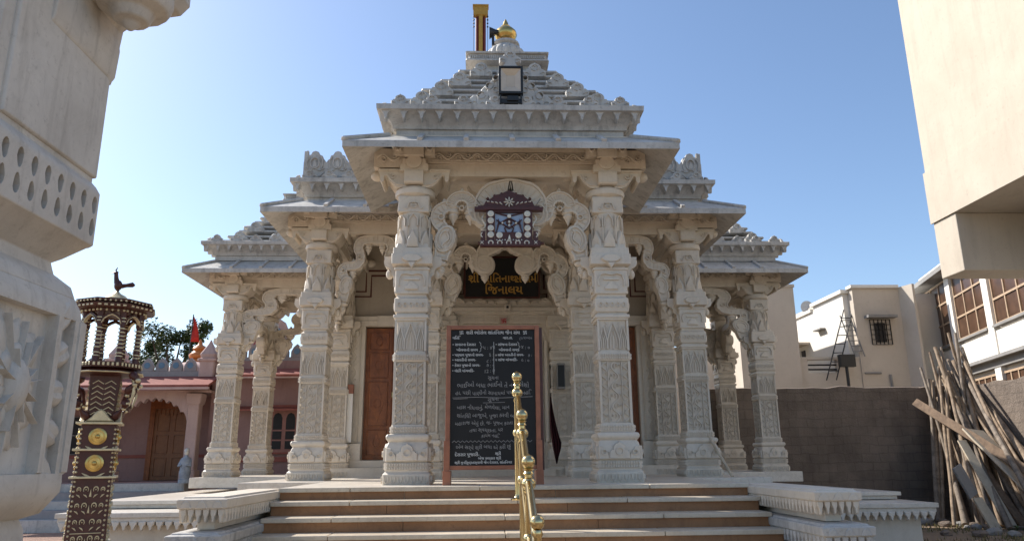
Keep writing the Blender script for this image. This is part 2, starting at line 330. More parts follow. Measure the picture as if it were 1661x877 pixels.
# ---- column meshes (shared)
def column_meshes():
    global GAIN
    b = MB()
    b.square([(0,.285),(.012,.288),(.12,.288),(.135,.275),(.15,.262),(.165,.262),(.172,.268),(.255,.268),(.262,.252),(.272,.252),(.30,.262),(.42,.264),(.47,.245),(.50,.232),(.515,.245),(.54,.262),(.565,.264),(.59,.25),(.60,.215)])
    for i in range(4):
        P = FR(i*pi/2, .288)
        for k in range(7):
            x = -.24+.08*k; b.ridge([(x-.025,.10),(x-.022,.05),(x,.02),(x+.022,.05),(x+.025,.10)], .012, .012, P)
        P = FR(i*pi/2, .268); teeth(b, P, -.25, .25, .172, .255, 16, .012, .45, 2)
        P = FR(i*pi/2, .262)
        b.prism([(x, z+.275) for x, z in trefoil(.26, .215)], P, .028, -.01, .9)
        for s in (-1, 1):
            b.prism([(s*(x+.195), z+.275) for x, z in ((-.07,0),(.06,0),(.06,.16),(.0,.15),(-.02,.1),(-.06,.07))], P, .022, -.01, .9)
            b.ridge([(s*(.19+.03*cos(a)), .36+.03*sin(a)) for a in [j*pi/4 for j in range(8)]], .012, .03, P, True)
        b.ridge([(.045*cos(a), .37+.045*sin(a)) for a in [j*pi/4 for j in range(8)]], .014, .034, P, True)
    base = b.mesh('base', M['marble'], 35)
    s = MB()
    s.square([(.60,.215),(.61,.218),(.685,.216),(.69,.205),(.71,.203),(.715,.174),(1.475,.171),(1.48,.199),(1.49,.20),(1.492,.207),(1.58,.206),(1.585,.199),(1.605,.198),(1.61,.174),(2.00,.176),(2.005,.203),(2.03,.204),(2.035,.22),(2.06,.224),(2.075,.22),(2.085,.19),(2.10,.19),(2.11,.21),(2.125,.218),(2.285,.216),(2.31,.19),(2.345,.19),(2.35,.216),(2.375,.22),(2.38,.213),(2.66,.213),(2.665,.226),(2.69,.226),(2.70,.20),(2.72,.2)])
    for i in range(4):
        P = FR(i*pi/2, .216); teeth(s, P, -.2, .2, .61, .685, 12, .01, .5, 2)
        G0, GAIN = GAIN, 2.05; P = FR(i*pi/2, .172)
        for x in (-.088, .088): s.ridge([(x, .715), (x, 1.475)], .012, .014, P)
        for x in (-.1915, .1915): s.ridge([(x, .712), (x, 1.478)], .016, .014, P)
        for x in (-.139, .139):
            zigzag(s, P, x, .72, 1.47, .036, .118, .014, .014)
            for k in range(12):
                z = .745+.0632*k; q = 1 if k % 2 == 0 else -1
                s.prism([(x-q*.040, z-.012), (x-q*.016, z), (x-q*.040, z+.012)], P, .011, 0, .7)
        vine(s, P, 0, .72, 1.47, .046, .25, .015, .014)
        for k in range(12):
            z = .75+.0625*k; q = 1 if k % 2 else -1
            s.ridge([(q*.078, z-.02), (q*.058, z), (q*.074, z+.022)], [.004, .016, .004], .013, P)
        GAIN = G0; P = FR(i*pi/2, .206); teeth(s, P, -.19, .19, 1.495, 1.575, 13, .012, .45, 2)
        GAIN = 1.9; P = FR(i*pi/2, .175)
        for x in (-.19, .19): s.ridge([(x, 1.612), (x, 2.0)], .018, .014, P)
        for x, ww, hh in ((0, .075, .34), (-.128, .048, .29), (.128, .048, .29)):
            s.ridge([(x-ww, 1.63), (x-ww*1.05, 1.63+hh*.3), (x-ww*.8, 1.63+hh*.55), (x-ww*.35, 1.63+hh*.82), (x, 1.63+hh), (x+ww*.35, 1.63+hh*.82), (x+ww*.8, 1.63+hh*.55), (x+ww*1.05, 1.63+hh*.3), (x+ww, 1.63)], .016, .014, P)
            s.ridge([(x-ww*.6, 1.64), (x-ww*.55, 1.64+hh*.35), (x, 1.64+hh*.72), (x+ww*.55, 1.64+hh*.35), (x+ww*.6, 1.64)], .012, .012, P)
            s.ridge([(x, 1.63), (x, 1.63+hh*.5)], .014, .012, P)
        for q in (-1, 1):
            for k in range(3): s.ridge([(q*.07, 1.85+.05*k), (q*(.085+.01*k), 1.90+.04*k)], .010, .010, P)
        GAIN = G0; P = FR(i*pi/2, .217)
        for k in range(5):
            x = -.15+.075*k; s.ridge([(x+.024*cos(a), 2.2+.035*sin(a)) for a in [j*pi/3 for j in range(6)]], .010, .010, P, True)
        P = FR(i*pi/2, .213)
        s.ridge([(-.16,2.45),(-.17,2.52),(-.14,2.60),(-.08,2.615),(0,2.60),(.08,2.615),(.14,2.60),(.17,2.52),(.16,2.45)], .018, .018, P)
        s.ridge([(-.10,2.54),(.10,2.54)], .028, .014, P)
        s.prism([(x, z+2.40) for x, z in trefoil(.17, .11)], P, .016, 0, .85)
    shaft = s.mesh('shaft', M['marble'], 35)
    c = MB()
    c.square([(2.715,.2),(2.72,.235),(2.735,.262),(2.85,.265),(2.87,.262),(2.875,.25),(2.955,.246),(2.965,.215),(3.0,.21),(3.02,.2)])
    # fluted octagonal neck with lotus foot, square block, round cushion
    c.lathe([(2.96,.22),(3.02,.215),(3.12,.20),(3.2,.196),(3.42,.205),(3.45,.21)], 16, ph=pi/16)
    for k in range(8):
        P = FR(k*pi/4, .198)
        c.prism([(-.075,2.97),(.075,2.97),(.07,3.07),(.035,3.14),(0,3.22),(-.035,3.14),(-.07,3.07)], P, .03, 0, .8)
        c.ridge([(-.06,3.26),(-.055,3.36),(0,3.43),(.055,3.36),(.06,3.26)], .014, .016, P)
        c.ridge([(-.078,3.05),(-.078,3.42)], .016, .012, P)
    c.square([(3.45,.2),(3.46,.208),(3.48,.205),(3.62,.202),(3.66,.208),(3.68,.2)])
    for i in range(4):
        P = FR(i*pi/2, .2035)
        for sx in (-1, 1): c.ridge([(sx*(.02+.1*t), 3.54+.05*sin(t*6)) for t in [j/8 for j in range(9)]], .016, .014, P)
        c.ridge([(.04*cos(a), 3.55+.04*sin(a)) for a in [j*pi/4 for j in range(8)]], .012, .014, P, True)
    c.lathe([(3.675,.2),(3.69,.235),(3.71,.262),(3.745,.27),(3.78,.265),(3.81,.235),(3.83,.2)], 24)
    c.square([(3.82,.13),(4.0,.132),(4.005,.15),(4.13,.15)])
    arm0 = [(.1,3.83),(.29,3.83),(.31,3.85),(.31,3.995),(.27,4.0),(.1,4.0)]
    arm = [(.1,3.80),(.20,3.80),(.25,3.82),(.31,3.87),(.35,3.93),(.37,3.965),(.40,3.965),(.405,3.90),(.43,3.87),(.455,3.90),(.46,3.97),(.47,4.0),(.48,4.02),(.48,4.06),(.1,4.06)]
    arm_old = [(.1,3.83),(.17,3.83),(.23,3.86),(.26,3.93),(.34,3.96),(.38,4.02),(.42,4.03),(.425,4.12),(.1,4.12)]
    for i in range(4):
        a = i*pi/2; n = Vector((sin(a), -cos(a), 0)); u = Vector((cos(a), sin(a), 0))
        hwid = .205 if i in (1, 3) else .125
        A = [n*x + u*hwid + Vector((0,0,z)) for x, z in (arm if i in (1, 3) else arm0)]; B = [n*x - u*hwid + Vector((0,0,z)) for x, z in (arm if i in (1, 3) else arm0)]
        c.loft([A, B])
        # scroll on each flank of the arm
        for sd in (-1, 1):
            Pq = lambda s_, z_, o=0, n=n, u=u, sd=sd, hwid=hwid: n*s_ + u*sd*(hwid+o) + Vector((0,0,z_))
            if i in (1, 3):
                c.ridge([(.28+.05*t*cos(t*7), 3.955+.05*t*sin(t*7)) for t in [j/11 for j in range(12)]], .014, .014, Pq)
                c.ridge([(.15,3.83),(.22,3.835),(.28,3.87),(.33,3.93),(.37,3.985)], .016, .014, Pq); c.ridge([(.13,4.035),(.48,4.035)], .03, .014, Pq)
        # boss and pendant on the abacus
        cor = [(.24,2.60),(.27,2.62),(.285,2.69),(.31,2.72),(.35,2.735),(.37,2.76),(.38,2.80),(.37,2.83),(.375,2.87),(.2,2.87),(.2,2.60)]
        A = [n*x + u*.10 + Vector((0,0,z)) for x, z in cor]; B = [n*x - u*.10 + Vector((0,0,z)) for x, z in cor]
        if i in (1, 3): c.loft([A, B]); c.ball(n*.31 + Vector((0,0,2.655)), .05, 8, 6, 1, 1, 1.4)
        else:
            Pf = FR(a, .262)
            if i == 0 or i == 2: c.prism([(-.19,4.005),(.19,4.005),(.19,4.10),(.155,4.11),(.155,4.18),(-.155,4.18),(-.155,4.11),(-.19,4.10)], FR(a, .20), .05, .0, .97); c.prism([(.11*cos(t), 4.13+.10*sin(t)) for t in [j*pi/8 for j in range(16)]], FR(a, .23), .05, .0, .9)
            P = FR(a, .262); c.prism([(.13*cos(t)*1.0, 2.805+.055*sin(t)) for t in [j*pi/8 for j in range(16)]], P, .035, -.015, .88)
            c.prism([(-.06,2.75),(.06,2.75),(.03,2.71),(0,2.67),(-.03,2.71)], P, .045, -.02, .8)
            Pf = FR(a, .15); c.prism([(.10*cos(t), 4.20+.10*sin(t)) for t in [j*pi/8 for j in range(9)]], Pf, .08, -.03, .95)
    c.ball((.52, 0, 4.03), .075, 10, 8, 1.2, 1.2, 1); c.ball((-.52, 0, 4.03), .075, 10, 8, 1.2, 1.2, 1)
    capital = c.mesh('capital', M['marble'], 35)
    return base, shaft, capital
GAIN = 1.6
CB, CS, CC = column_meshes()
GAIN = 1.0
def column(x, y, label=None):
    p = part('column', temple, (x, y, 0))
    put('base', CB, p); put('shaft', CS, p); put('capital', CC, p)
    return p
XF, XM, XO = 1.29, 3.08, 5.757
for x, y in ((-XF,9.5),(XF,9.5),(-XF,12.1),(XF,12.1),(-XM,12.1),(XM,12.1),(-XO,16.05),(XO,16.05),(-XO,18.6),(XO,18.6),(-XM,14.12),(XM,14.12),(-1.12,14.16),(1.12,14.16),(-3.35,16.05),(3.35,16.05),(-3.35,18.6),(3.35,18.6)): column(x, y)
# ---- beams
GAIN = 2.0
def beam(ax, ay, bx, by, z0=3.98):
    L = sqrt((bx-ax)**2+(by-ay)**2); a = atan2(by-ay, bx-ax); mb = MB()
    mb.box(0, L, -.15, .15, z0, 4.15); mb.box(.01, L-.01, -.175, .175, 4.152, 4.175); mb.box(0, L, -.165, .165, 4.177, 4.31); mb.box(.01, L-.01, -.19, .19, 4.312, 4.42)
    for s in (0, 1):
        P0 = FR(0, .166) if s == 0 else FR(pi, .166)
        P = (lambda u, z, o=0, P0=P0: P0(u, z, o)) if s == 0 else (lambda u, z, o=0, P0=P0: P0(u-L, z, o))
        n = max(1, int(L/.2)); vine(mb, P, 4.243, .25, L-.25, .042, .26, .022, .020, True)
        mb.ridge([(.22, 4.19), (L-.22, 4.19)], .012, .012, P); mb.ridge([(.22, 4.297), (L-.22, 4.297)], .012, .012, P)
    return mb.build('beam', M['marble'], temple, 30, 0, (ax, ay, 0), a)
for q in ((-XF,9.5,XF,9.5),(-XF,9.5,-XF,12.1),(XF,9.5,XF,12.1),(-XM,12.1,-XF,12.1),(-XF,12.1,XF,12.1),(XF,12.1,XM,12.1),(-XM,12.1,-XM,14.2),(XM,12.1,XM,14.2),(-XO,16.05,-3.3,16.05),(3.3,16.05,XO,16.05),(-XO,18.6,-3.3,18.6),(3.3,18.6,XO,18.6),(-XO,16.05,-XO,18.6),(XO,16.05,XO,18.6)): beam(*q)
# beam end blocks that show beside the front capitals
for sx in (-1, 1):
    for x, y in ((XF, 9.5), (XM, 12.1), (XO, 16.05)):
        mb = MB(); mb.box(-.13, .13, -.36, -.16, 4.195, 4.42)
        for s in (-1, 1): mb.box(s*.205-.07, s*.205+.07, -.30, -.16, 4.22, 4.41); mb.ridge([(s*.205+.04*cos(a), 4.31+.04*sin(a)) for a in [j*pi/4 for j in range(8)]], .014, .03, FR(0, .30), True)
        X = sx*x; o = sx
        mb.box(min(o*.13, o*.54), max(o*.13, o*.54), -.22, .22, 4.075, 4.34)
        P = FR(0, .22); vine(mb, P, 4.20, min(o*.2, o*.5), max(o*.2, o*.5), .042, .2, .022, .022, True)
        mb.build('beam_end', M['marble'], temple, 30, 0, (X, y, 0))
GAIN = 1.0
# ---- toranas
def band(mb, pts, widths, depth, P, lobes=True):
    q = cat([(*p, wv) for p, wv in zip(pts, widths)], 8); n = len(q); R = []
    acc = 0
    for i, (x, z, wd) in enumerate(q):
        a = q[max(i-1, 0)]; b = q[min(i+1, n-1)]; dx, dz = b[0]-a[0], b[1]-a[1]; l = sqrt(dx*dx+dz*dz) or 1; nx, nz = -dz/l, dx/l
        if i: acc += sqrt((x-q[i-1][0])**2+(z-q[i-1][1])**2)
        lo = .012*abs(sin(acc*pi/.07)) if lobes else 0
        ring = []
        for t, d in ((-.5,-.25),(-.46,-.5),(-.36,-.5),(-.32,-.38),(.32,-.38),(.36,-.5),(.46,-.5),(.5,-.25),(.5,.25),(.46,.5),(.36,.5),(.32,.38),(-.32,.38),(-.36,.5),(-.46,.5),(-.5,.25)):
            tt = t*wd + (lo if t > .4 else 0); ring.append(P(x+nx*tt, z+nz*tt, -d*depth))
        R.append(ring)
        if i % 5 == 1 and wd > .1:
            mb.ridge([(x+nx*wd*.24, z+nz*wd*.24), (x-nx*wd*.24, z-nz*wd*.24)], .014, depth*.46, P, o=depth*.3)
    mb.loft(R)
def pendant(mb, x, z, P, r=.07, h=.24):
    c = P(x, z, 0)
    mb.lathe([(c.z, r*.7), (c.z-h*.1, r*.75), (c.z-h*.14, r), (c.z-h*.24, r*1.05), (c.z-h*.28, r*.85), (c.z-h*.36, r*.98), (c.z-h*.46, r*.95), (c.z-h*.5, r*.72), (c.z-h*.6, r*.8), (c.z-h*.68, r*.62), (c.z-h*.8, r*.35), (c.z-h, r*.06)], 10, c.x, c.y)
def torana_a():
    mb = MB()
    for s in (-1, 1):
        P = lambda x, z, o=0, s=s: Vector((s*x, -o, z))
        band(mb, [(.93,2.84),(.92,2.90),(.90,2.98)], [.20,.20,.24], .18, P, False)
        body = [(.875+(.145+.010*(j % 2))*cos(a)-.03*sin(a), 3.12+.205*sin(a)) for j, a in enumerate([j*pi/14 for j in range(28)])]
        mb.prism(body, P, .21, -.105, .90)
        for f in (.78, .52): mb.ridge([(.875+.14*f*cos(a)-.03*f*sin(a), 3.12+.2*f*sin(a)) for a in [j*pi/9 for j in range(-4, 13)]], .02, .125, P, o=.10)
        mb.ridge([(.90-.09*t+.03*sin(t*9), 2.98+.26*t) for t in [j/8 for j in range(9)]], .03, .13, P, o=.10)
        band(mb, [(.88,3.26),(.95,3.32),(.985,3.41),(.965,3.50),(.90,3.56),(.81,3.585)], [.13,.17,.19,.19,.17,.15], .18, P)
        band(mb, [(.66+.145*cos(a), 3.585+.135*sin(a)) for a in [j*pi/8 for j in range(9)]], [.15]*9, .20, P)
        band(mb, [(.53,3.60),(.50,3.52),(.47,3.46),(.40,3.42)], [.13,.15,.16,.14], .17, P)
        mb.prism([(.97,3.60),(.91,3.66),(.93,3.66),(.90,3.71),(.85,3.68),(.86,3.62)], P, .08, -.04, .9)
        mb.ridge([(.93+.04*cos(a), 3.42+.04*sin(a)) for a in [j*pi/4 for j in range(8)]], .022, .11, P, True, o=.07)
        mb.lathe([(3.77,.05),(3.80,.055),(3.82,.035),(3.85,.03),(3.87,.005)], 8, *P(.66, 0, 0)[:2])
        band(mb, [(.40,3.50),(.40,3.60),(.35,3.70),(.26,3.78),(.16,3.82),(.08,3.855),(-.03,3.875)], [.16,.20,.25,.29,.28,.24,.22], .19, P)
        # disc with a hanging tip
        mb.prism([(.34+.175*cos(a), 3.47+.175*sin(a)) for a in [i*pi/10 for i in range(20)]], P, .17, -.085, .93)
        for r in (.14, .09): mb.ridge([(.34+r*cos(a), 3.47+r*sin(a)) for a in [i*pi/8 for i in range(16)]], .016, .10, P, True, o=.08)
        for k in range(3): mb.ridge([(.27+.02*k, 3.43+.035*k), (.41-.02*k, 3.43+.035*k)], .018, .10, P, o=.08)
        pendant(mb, .34, 3.32, P, .07, .17)
        for x, z in ((.775, 3.64), (.545, 3.64)): pendant(mb, x, z, P, .088, .31)
        mb.ball(P(.93, 2.80, 0), .075, 8, 6, 1.2, 1, .7); pendant(mb, .93, 2.76, P, .055, .16)
        # eye-like flower in the crook
        mb.ridge([(.66+.03*cos(a), 3.55+.03*sin(a)) for a in [i*pi/4 for i in range(8)]], .02, .10, P, True, o=.06)
    mb.ball((0, 0, 4.02), .05, 8, 6, 1, 1, 1.6)
    return mb.mesh('torana', M['marble'], 40)
def torana_b():
    mb = MB()
    for s in (-1, 1):
        P = lambda x, z, o=0, s=s: Vector((s*x, -o, z))
        band(mb, [(.50,2.84),(.49,2.90),(.48,3.0)], [.16,.17,.2], .16, P, False)
        mb.prism([(.455+(.115+.009*(j % 2))*cos(a)-.02*sin(a), 3.11+.165*sin(a)) for j, a in enumerate([j*pi/12 for j in range(24)])], P, .18, -.09, .9)
        for f in (.75, .48): mb.ridge([(.455+.115*f*cos(a)-.02*f*sin(a), 3.11+.165*f*sin(a)) for a in [j*pi/8 for j in range(-3, 11)]], .018, .108, P, o=.085)
        band(mb, [(.46,3.22),(.515,3.28),(.53,3.35),(.49,3.42),(.40,3.44),(.30,3.46),(.245,3.53),(.245,3.64),(.28,3.74),(.25,3.85),(.15,3.90),(0,3.91)], [.12,.15,.16,.15,.14,.15,.15,.15,.16,.16,.15,.15], .17, P)
        for x, z in ((.50, 3.35), (.245, 3.58)): mb.ridge([(x+.03*cos(a), z+.03*sin(a)) for a in [j*pi/4 for j in range(8)]], .018, .10, P, True, o=.06)
        for x, z in ((.36, 3.42), (.12, 3.86)):
            pendant(mb, x, z, P, .065, .22)
            mb.lathe([(z-.02,.06),(z+.02,.065),(z+.05,.045),(z+.10,.05),(z+.13,.02),(z+.17,.005)], 8, *P(x, z, 0)[:2])
        pass
        mb.ball(P(.50, 2.80, 0), .07, 8, 6, 1.2, 1, .7); pendant(mb, .50, 2.76, P, .05, .15)
    mb.ball((0, 0, 4.0), .04, 8, 6)
    return mb.mesh('torana', M['marble'], 40)
TA, TB = torana_a(), torana_b()
for y in (9.5, 12.1): put('torana', TA, temple, 0, (0, y, 0))
for s in (-1, 1):
    put('torana', TB, temple, 0, (s*2.185, 12.1, 0))
    for y in (16.05, 18.6): o = put('torana', TB, temple, 0, (s*4.56, y, 0)); o.scale.x = 1.75
    o = put('torana', TB, temple, 0, (s*XO, 17.33, 0), pi/2); o.scale.x = 1.85
    o = put('torana', TB, temple, 0, (s*XM, 13.15, 0), pi/2); o.scale.x = 1.2
# ---- eaves (sloping slabs with cover ribs)
def eave_run(mb, a, b, ia, ib, ribs=.55, rib_mb=None):
    """a,b outer corners, ia,ib inner corners (x,y); slab z 4.11..4.21 outside, rises inward"""
    zo0, zo1, zi0, zi1 = 4.11, 4.205, 4.40, 4.50
    mb.add([(*a,zo0),(*b,zo0),(*b,zo1),(*a,zo1),(*ia,zi0),(*ib,zi0),(*ib,zi1),(*ia,zi1)], [(0,1,2,3),(3,2,6,7),(0,4,5,1),(4,7,6,5),(0,3,7,4),(1,5,6,2)])
    A, B, IA, IB = (Vector((*p, z)) for p, z in ((a,zo1),(b,zo1),(ia,zi1),(ib,zi1)))
    L = (B-A).length; n = max(1, int(L/ribs))
    nrm = (B-A).cross(IA-A).normalized(); nrm = nrm if nrm.z > 0 else -nrm
    d = (B-A).normalized()
    for k in range(1, n+1):
        t = (k-.35)/(n+.3); p = A.lerp(B, t)
        inward = (Vector(((IA.x+IB.x)/2, (IA.y+IB.y)/2, zi1)) - Vector(((A.x+B.x)/2, (A.y+B.y)/2, zo1)))
        inward -= d*inward.dot(d)
        q = p + inward; 
        # keep rib ends inside the slab
        ti = (q-IA).dot(d)/max(.01, (IB-IA).length)
        if ti < 0 or ti > 1: continue
        c = (p+q)/2 + nrm*.02 + inward.normalized()*.0; 
        mb.obox(c, d, inward.normalized(), nrm, .065, inward.length*.98, .045)
    for u, v in ((A, IA), (B, IB)):
        m = (u+v)/2 + nrm*.018; e = (v-u); mb.obox(m, e.normalized().cross(nrm), e.normalized(), nrm, .07, e.length*.97, .04)
def eaves(name_pts):
    for p in name_pts:
        mb = MB(); eave_run(mb, *p); mb.build('eave', M['marble_top'], temple, 0, .008)
E1, F1, E2, F2, E3, F3 = 2.15, 8.7, 3.9, 11.24, 6.62, 15.13
eaves([((-E1,F1),(E1,F1),(-1.62,9.22),(1.62,9.22))])
eaves([((-E1,F2),(-E1,F1+.002),(-1.62,F2),(-1.62,9.222)), ((E1,F2),(E1,F1+.002),(1.62,F2),(1.62,9.222)),
       ((-E2,F2),(-E1+.3,F2),(-3.36,11.77),(-1.6,11.77)), ((E2,F2),(E1-.3,F2),(3.36,11.77),(1.6,11.77)),
       ((-E2,15.0),(-E2,F2+.002),(-3.36,15.0),(-3.36,11.772)), ((E2,15.0),(E2,F2+.002),(3.36,15.0),(3.36,11.772)),
       ((-E3,F3),(-3.4,F3),(-6.08,15.66),(-3.4,15.66)), ((E3,F3),(3.4,F3),(6.08,15.66),(3.4,15.66)),
       ((-E3,19.5),(-E3,F3+.002),(-6.08,19.0),(-6.08,15.662)), ((E3,19.5),(E3,F3+.002),(6.08,19.0),(6.08,15.662)),
       ((-E3+.002,19.5),(-3.4,19.5),(-6.078,19.0),(-3.4,19.0)), ((E3-.002,19.5),(3.4,19.5),(6.078,19.0),(3.4,19.0))])
# ceilings under the roofs (undersides close the porch)
mb = MB(); mb.box(-1.6, 1.6, 9.25, 11.9, 4.425, 4.53); mb.box(-3.35, 3.35, 11.903, 14.9, 4.425, 4.53)
for s in (-1, 1): mb.box(min(s*3.36, s*6.07), max(s*3.36, s*6.07), 15.67, 18.99, 4.425, 4.53)
mb.lathe([(4.42,.75),(4.36,.78),(4.36,.62),(4.41,.60),(4.41,.42),(4.34,.40),(4.34,.22),(4.28,.1),(4.22,.02)], 16, 0, 10.8)
mb.build('ceiling', M['marble'], temple)
# ---- cornices, stepped roofs
def cornice(cx, cy, hx, hy, n=None, fixed=None):
    mb = MB(); R = []
    for z, e in ((4.50,-.16),(4.60,-.155),(4.605,-.12),(4.65,-.11),(4.70,-.08),(4.75,-.03),(4.79,.04),(4.80,.085),(4.87,.09),(4.88,.07),(4.885,-.1)):
        R.append([(cx-hx-e, cy-hy-e, z), (cx+hx+e, cy-hy-e, z), (cx+hx+e, cy+hy+e, z), (cx-hx-e, cy+hy+e, z)])
    mb.loft(R)
    for i in range(4):
        a = i*pi/2; d, L = (hy, hx) if i % 2 == 0 else (hx, hy)
        P = FR(a, d, (cx, cy, 0)); k = int(round(2*L/.235))
        for j in range(k+1):
            x = -L+.03+(2*L-.06)*j/k
            mb.prism([(x-.07, 4.80), (x+.07, 4.80), (x+.03, 4.75), (x+.02, 4.70), (x, 4.66), (x-.02, 4.70), (x-.03, 4.75)], P, .11, -.06, .85)
        k = int(round(2*L/.47))
        for j in range(k+1): antefix(mb, FR(a, d-.0, (cx, cy, 0)), -L+.22+(2*L-.44)*j/k, 4.87, .25, .17, .045)
    return mb.build('cornice', M['marble_top'], temple, 30)
cornice(0, 10.8, 1.70, 1.70); cornice(-4.42, 17.33, 1.87, 1.87); cornice(4.42, 17.33, 1.87, 1.87)
for s in (-1, 1): cornice(s*2.62, 13.4, .88, 1.62)
def roof(cx, cy, sc=1.0, front=True):
    rf = part('stepped_roof', temple, (cx, cy, 4.88)); rf.scale = (sc, sc, sc)
    T = [(1.56, .02, .285), (1.32, .305, .285), (1.07, .59, .30), (.82, .89, .31)]
    for hw, z, dz in T:
        mb = MB()
        mb.square([(z, hw-.22), (z+.03, hw-.20), (z+.035, hw-.02), (z+.05, hw), (z+.085, hw-.005), (z+.10, hw-.06), (z+.105, hw-.22), (z+.15, hw-.22), (z+.155, hw-.09), (z+.17, hw-.07), (z+.20, hw-.075), (z+.21, hw-.14), (z+.215, hw-.34), (z+dz+.01, hw-.36)], ch=.02)
        for i in range(4):
            P = FR(i*pi/2, hw-.13)
            xs = (-hw+.36, hw-.36) if hw > .9 else (-.40, 0, .40)
            if i % 2: P = FR(i*pi/2, hw-.18); xs = [x*.62 for x in xs]
            for x in xs:
                antefix(mb, P, x, z+.03, .34, .25, .17)
        mb.build('roof_tier', M['marble_top'], rf, 30)
    for i in range(4):
        mb = MB(); P = FR(i*pi/2, 1.545)
        for w_, h_, t_ in ((1.18, .66, .06), (.92, .74, .10), (.60, .82, .14)):
            mb.prism([(-w_*.5,0),(-w_*.5,h_*.25),(-w_*.44,h_*.36),(-w_*.36,h_*.36),(-w_*.34,h_*.5),(-w_*.28,h_*.62),(-w_*.2,h_*.64),(-w_*.17,h_*.8),(-w_*.08,h_*.92),(0,h_),(w_*.08,h_*.92),(w_*.17,h_*.8),(w_*.2,h_*.64),(w_*.28,h_*.62),(w_*.34,h_*.5),(w_*.36,h_*.36),(w_*.44,h_*.36),(w_*.5,h_*.25),(w_*.5,0)], P, t_, -.04, .96)
        for s in (-1, 1):
            for x_, z_, r_ in ((.50,.10,.05),(.40,.22,.055),(.29,.36,.05),(.38,.08,.035),(.27,.17,.05),(.2,.28,.04),(.2,.46,.04)): mb.ridge([(s*(x_+r_*cos(a)), z_+r_*sin(a)) for a in [j*pi/4 for j in range(8)]], .016, .115 if x_ < .25 else .076 if x_ < .42 else .036, P, True, o=.0)
        antefix(mb, FR(i*pi/2, 1.50), 0, .72, .30, .20, .10)
        mb.build('pediment', M['marble_carved'], rf, 30)
    mb = MB(); mb.square([(1.20,.5),(1.29,.52),(1.295,.60),(1.32,.64),(1.345,.635),(1.35,.60),(1.44,.60),(1.445,.635),(1.47,.64),(1.48,.6),(1.485,.3)], ch=.02)
    for i in range(4): teeth(mb, FR(i*pi/2, .60), -.58, .58, 1.355, 1.435, 36, .018, .45)
    mb.build('roof_crown', M['marble_top'], rf, 30)
    mb = MB(); mb.lathe([(1.48,.34),(1.52,.36),(1.56,.34),(1.565,.30)], 24)
    for k in range(16): a = 2*pi*k/16; mb.ball((.24*cos(a), .24*sin(a), 1.72), .115, 8, 6, .75, .75, 1.15)
    mb.lathe([(1.56,.30),(1.60,.32),(1.75,.30),(1.86,.24),(1.90,.20),(1.93,.23),(1.97,.22),(2.0,.13),(2.03,.12)], 24)
    mb.build('ribbed_dome', M['marble_top'], rf, 40)
    mb = MB(); mb.lathe([(2.01,.11),(2.02,.14),(2.04,.12),(2.05,.13),(2.08,.16),(2.14,.185),(2.20,.17),(2.25,.125),(2.29,.07),(2.305,.075),(2.32,.05),(2.37,.04),(2.44,.008)], 24)
    mb.build('finial', M['gold'], rf, 50)
    return rf
roof(0, 10.8); roof(-4.42, 17.33, 1.05); roof(4.42, 17.33, 1.05)
# ---- parapets of the middle wings
for s in (-1, 1):
    mb = MB()
    def para(P, L0, L1):
        mb.prism([(L0, 4.885), (L1, 4.885), (L1, 5.22), (L0, 5.22)], P, .14, -.14, .999)
        n = int(round((L1-L0)/.38)); w_ = (L1-L0)/n
        for i in range(n):
            x = L0+w_*(i+.5)
            mb.prism([(x-w_*.5, 5.22), (x-w_*.44, 5.26), (x-w_*.36, 5.28), (x-w_*.32, 5.34), (x-w_*.20, 5.36), (x-w_*.14, 5.41), (x, 5.43), (x+w_*.14, 5.41), (x+w_*.20, 5.36), (x+w_*.32, 5.34), (x+w_*.36, 5.28), (x+w_*.44, 5.26), (x+w_*.5, 5.22)], P, .12, -.13, .98)
            mb.ridge([(x+w_*.2*cos(a), 5.20+.10*sin(a)) for a in [j*pi/5 for j in range(10)]], .03, .025, P, True)
            for q in (-1, 1):
                mb.ridge([(x+q*w_*.30, 5.10), (x+q*w_*.36, 5.18), (x+q*w_*.33, 5.26), (x+q*w_*.24, 5.31)], .024, .025, P)
                mb.ridge([(x+q*w_*.08, 5.08), (x+q*w_*.26, 5.06), (x+q*w_*.42, 5.10)], .022, .022, P)
            mb.prism([(x-.04, 5.12), (x+.04, 5.12), (x+.02, 5.22), (x, 5.26), (x-.02, 5.22)], P, .025, -.005)
            mb.ridge([(x-w_*.42, 5.02), (x-w_*.2, 4.95), (x, 4.92), (x+w_*.2, 4.95), (x+w_*.42, 5.02)], .024, .022, P)
        for x in (L0+.035, L1-.035): mb.prism([(x-.035, 4.89), (x+.035, 4.89), (x+.035, 5.43), (x-.035, 5.43)], P, .03, -.05, .98)
    x0, x1 = (-3.42, -1.9) if s < 0 else (1.9, 3.42)
    para(FR(0, -11.86), x0, x1)
    if s < 0: para(FR(-pi/2, 3.40), -14.8, -11.87)
    else: para(FR(pi/2, 3.40), 11.87, 14.8)
    mb.build('parapet', M['marble_top'], temple, 30)
# ---- hall walls, doors, lintels
WY = 14.25
mb = MB()
for x0, x1, z0, z1 in ((-3.3,-2.62,0,4.43),(-2.62,-1.62,2.80,4.43),(-1.62,-.62,0,4.43),(-.62,.62,2.62,4.43),(.62,1.62,0,4.43),(1.62,2.62,2.80,4.43),(2.62,3.3,0,4.43)): mb.box(x0, x1, WY, WY+.25, z0, z1)
mb.box(-3.3, -3.05, WY+.25, 20, 0, 4.43); mb.box(3.05, 3.3, WY+.25, 20, 0, 4.43); mb.box(-3.3, 3.3, 20.001, 20.25, 0, 4.43); mb.box(-3.35, 3.35, 14.91, 20.3, 4.431, 4.75)
wall = mb.build('wall', M['cream_wall'], temple)
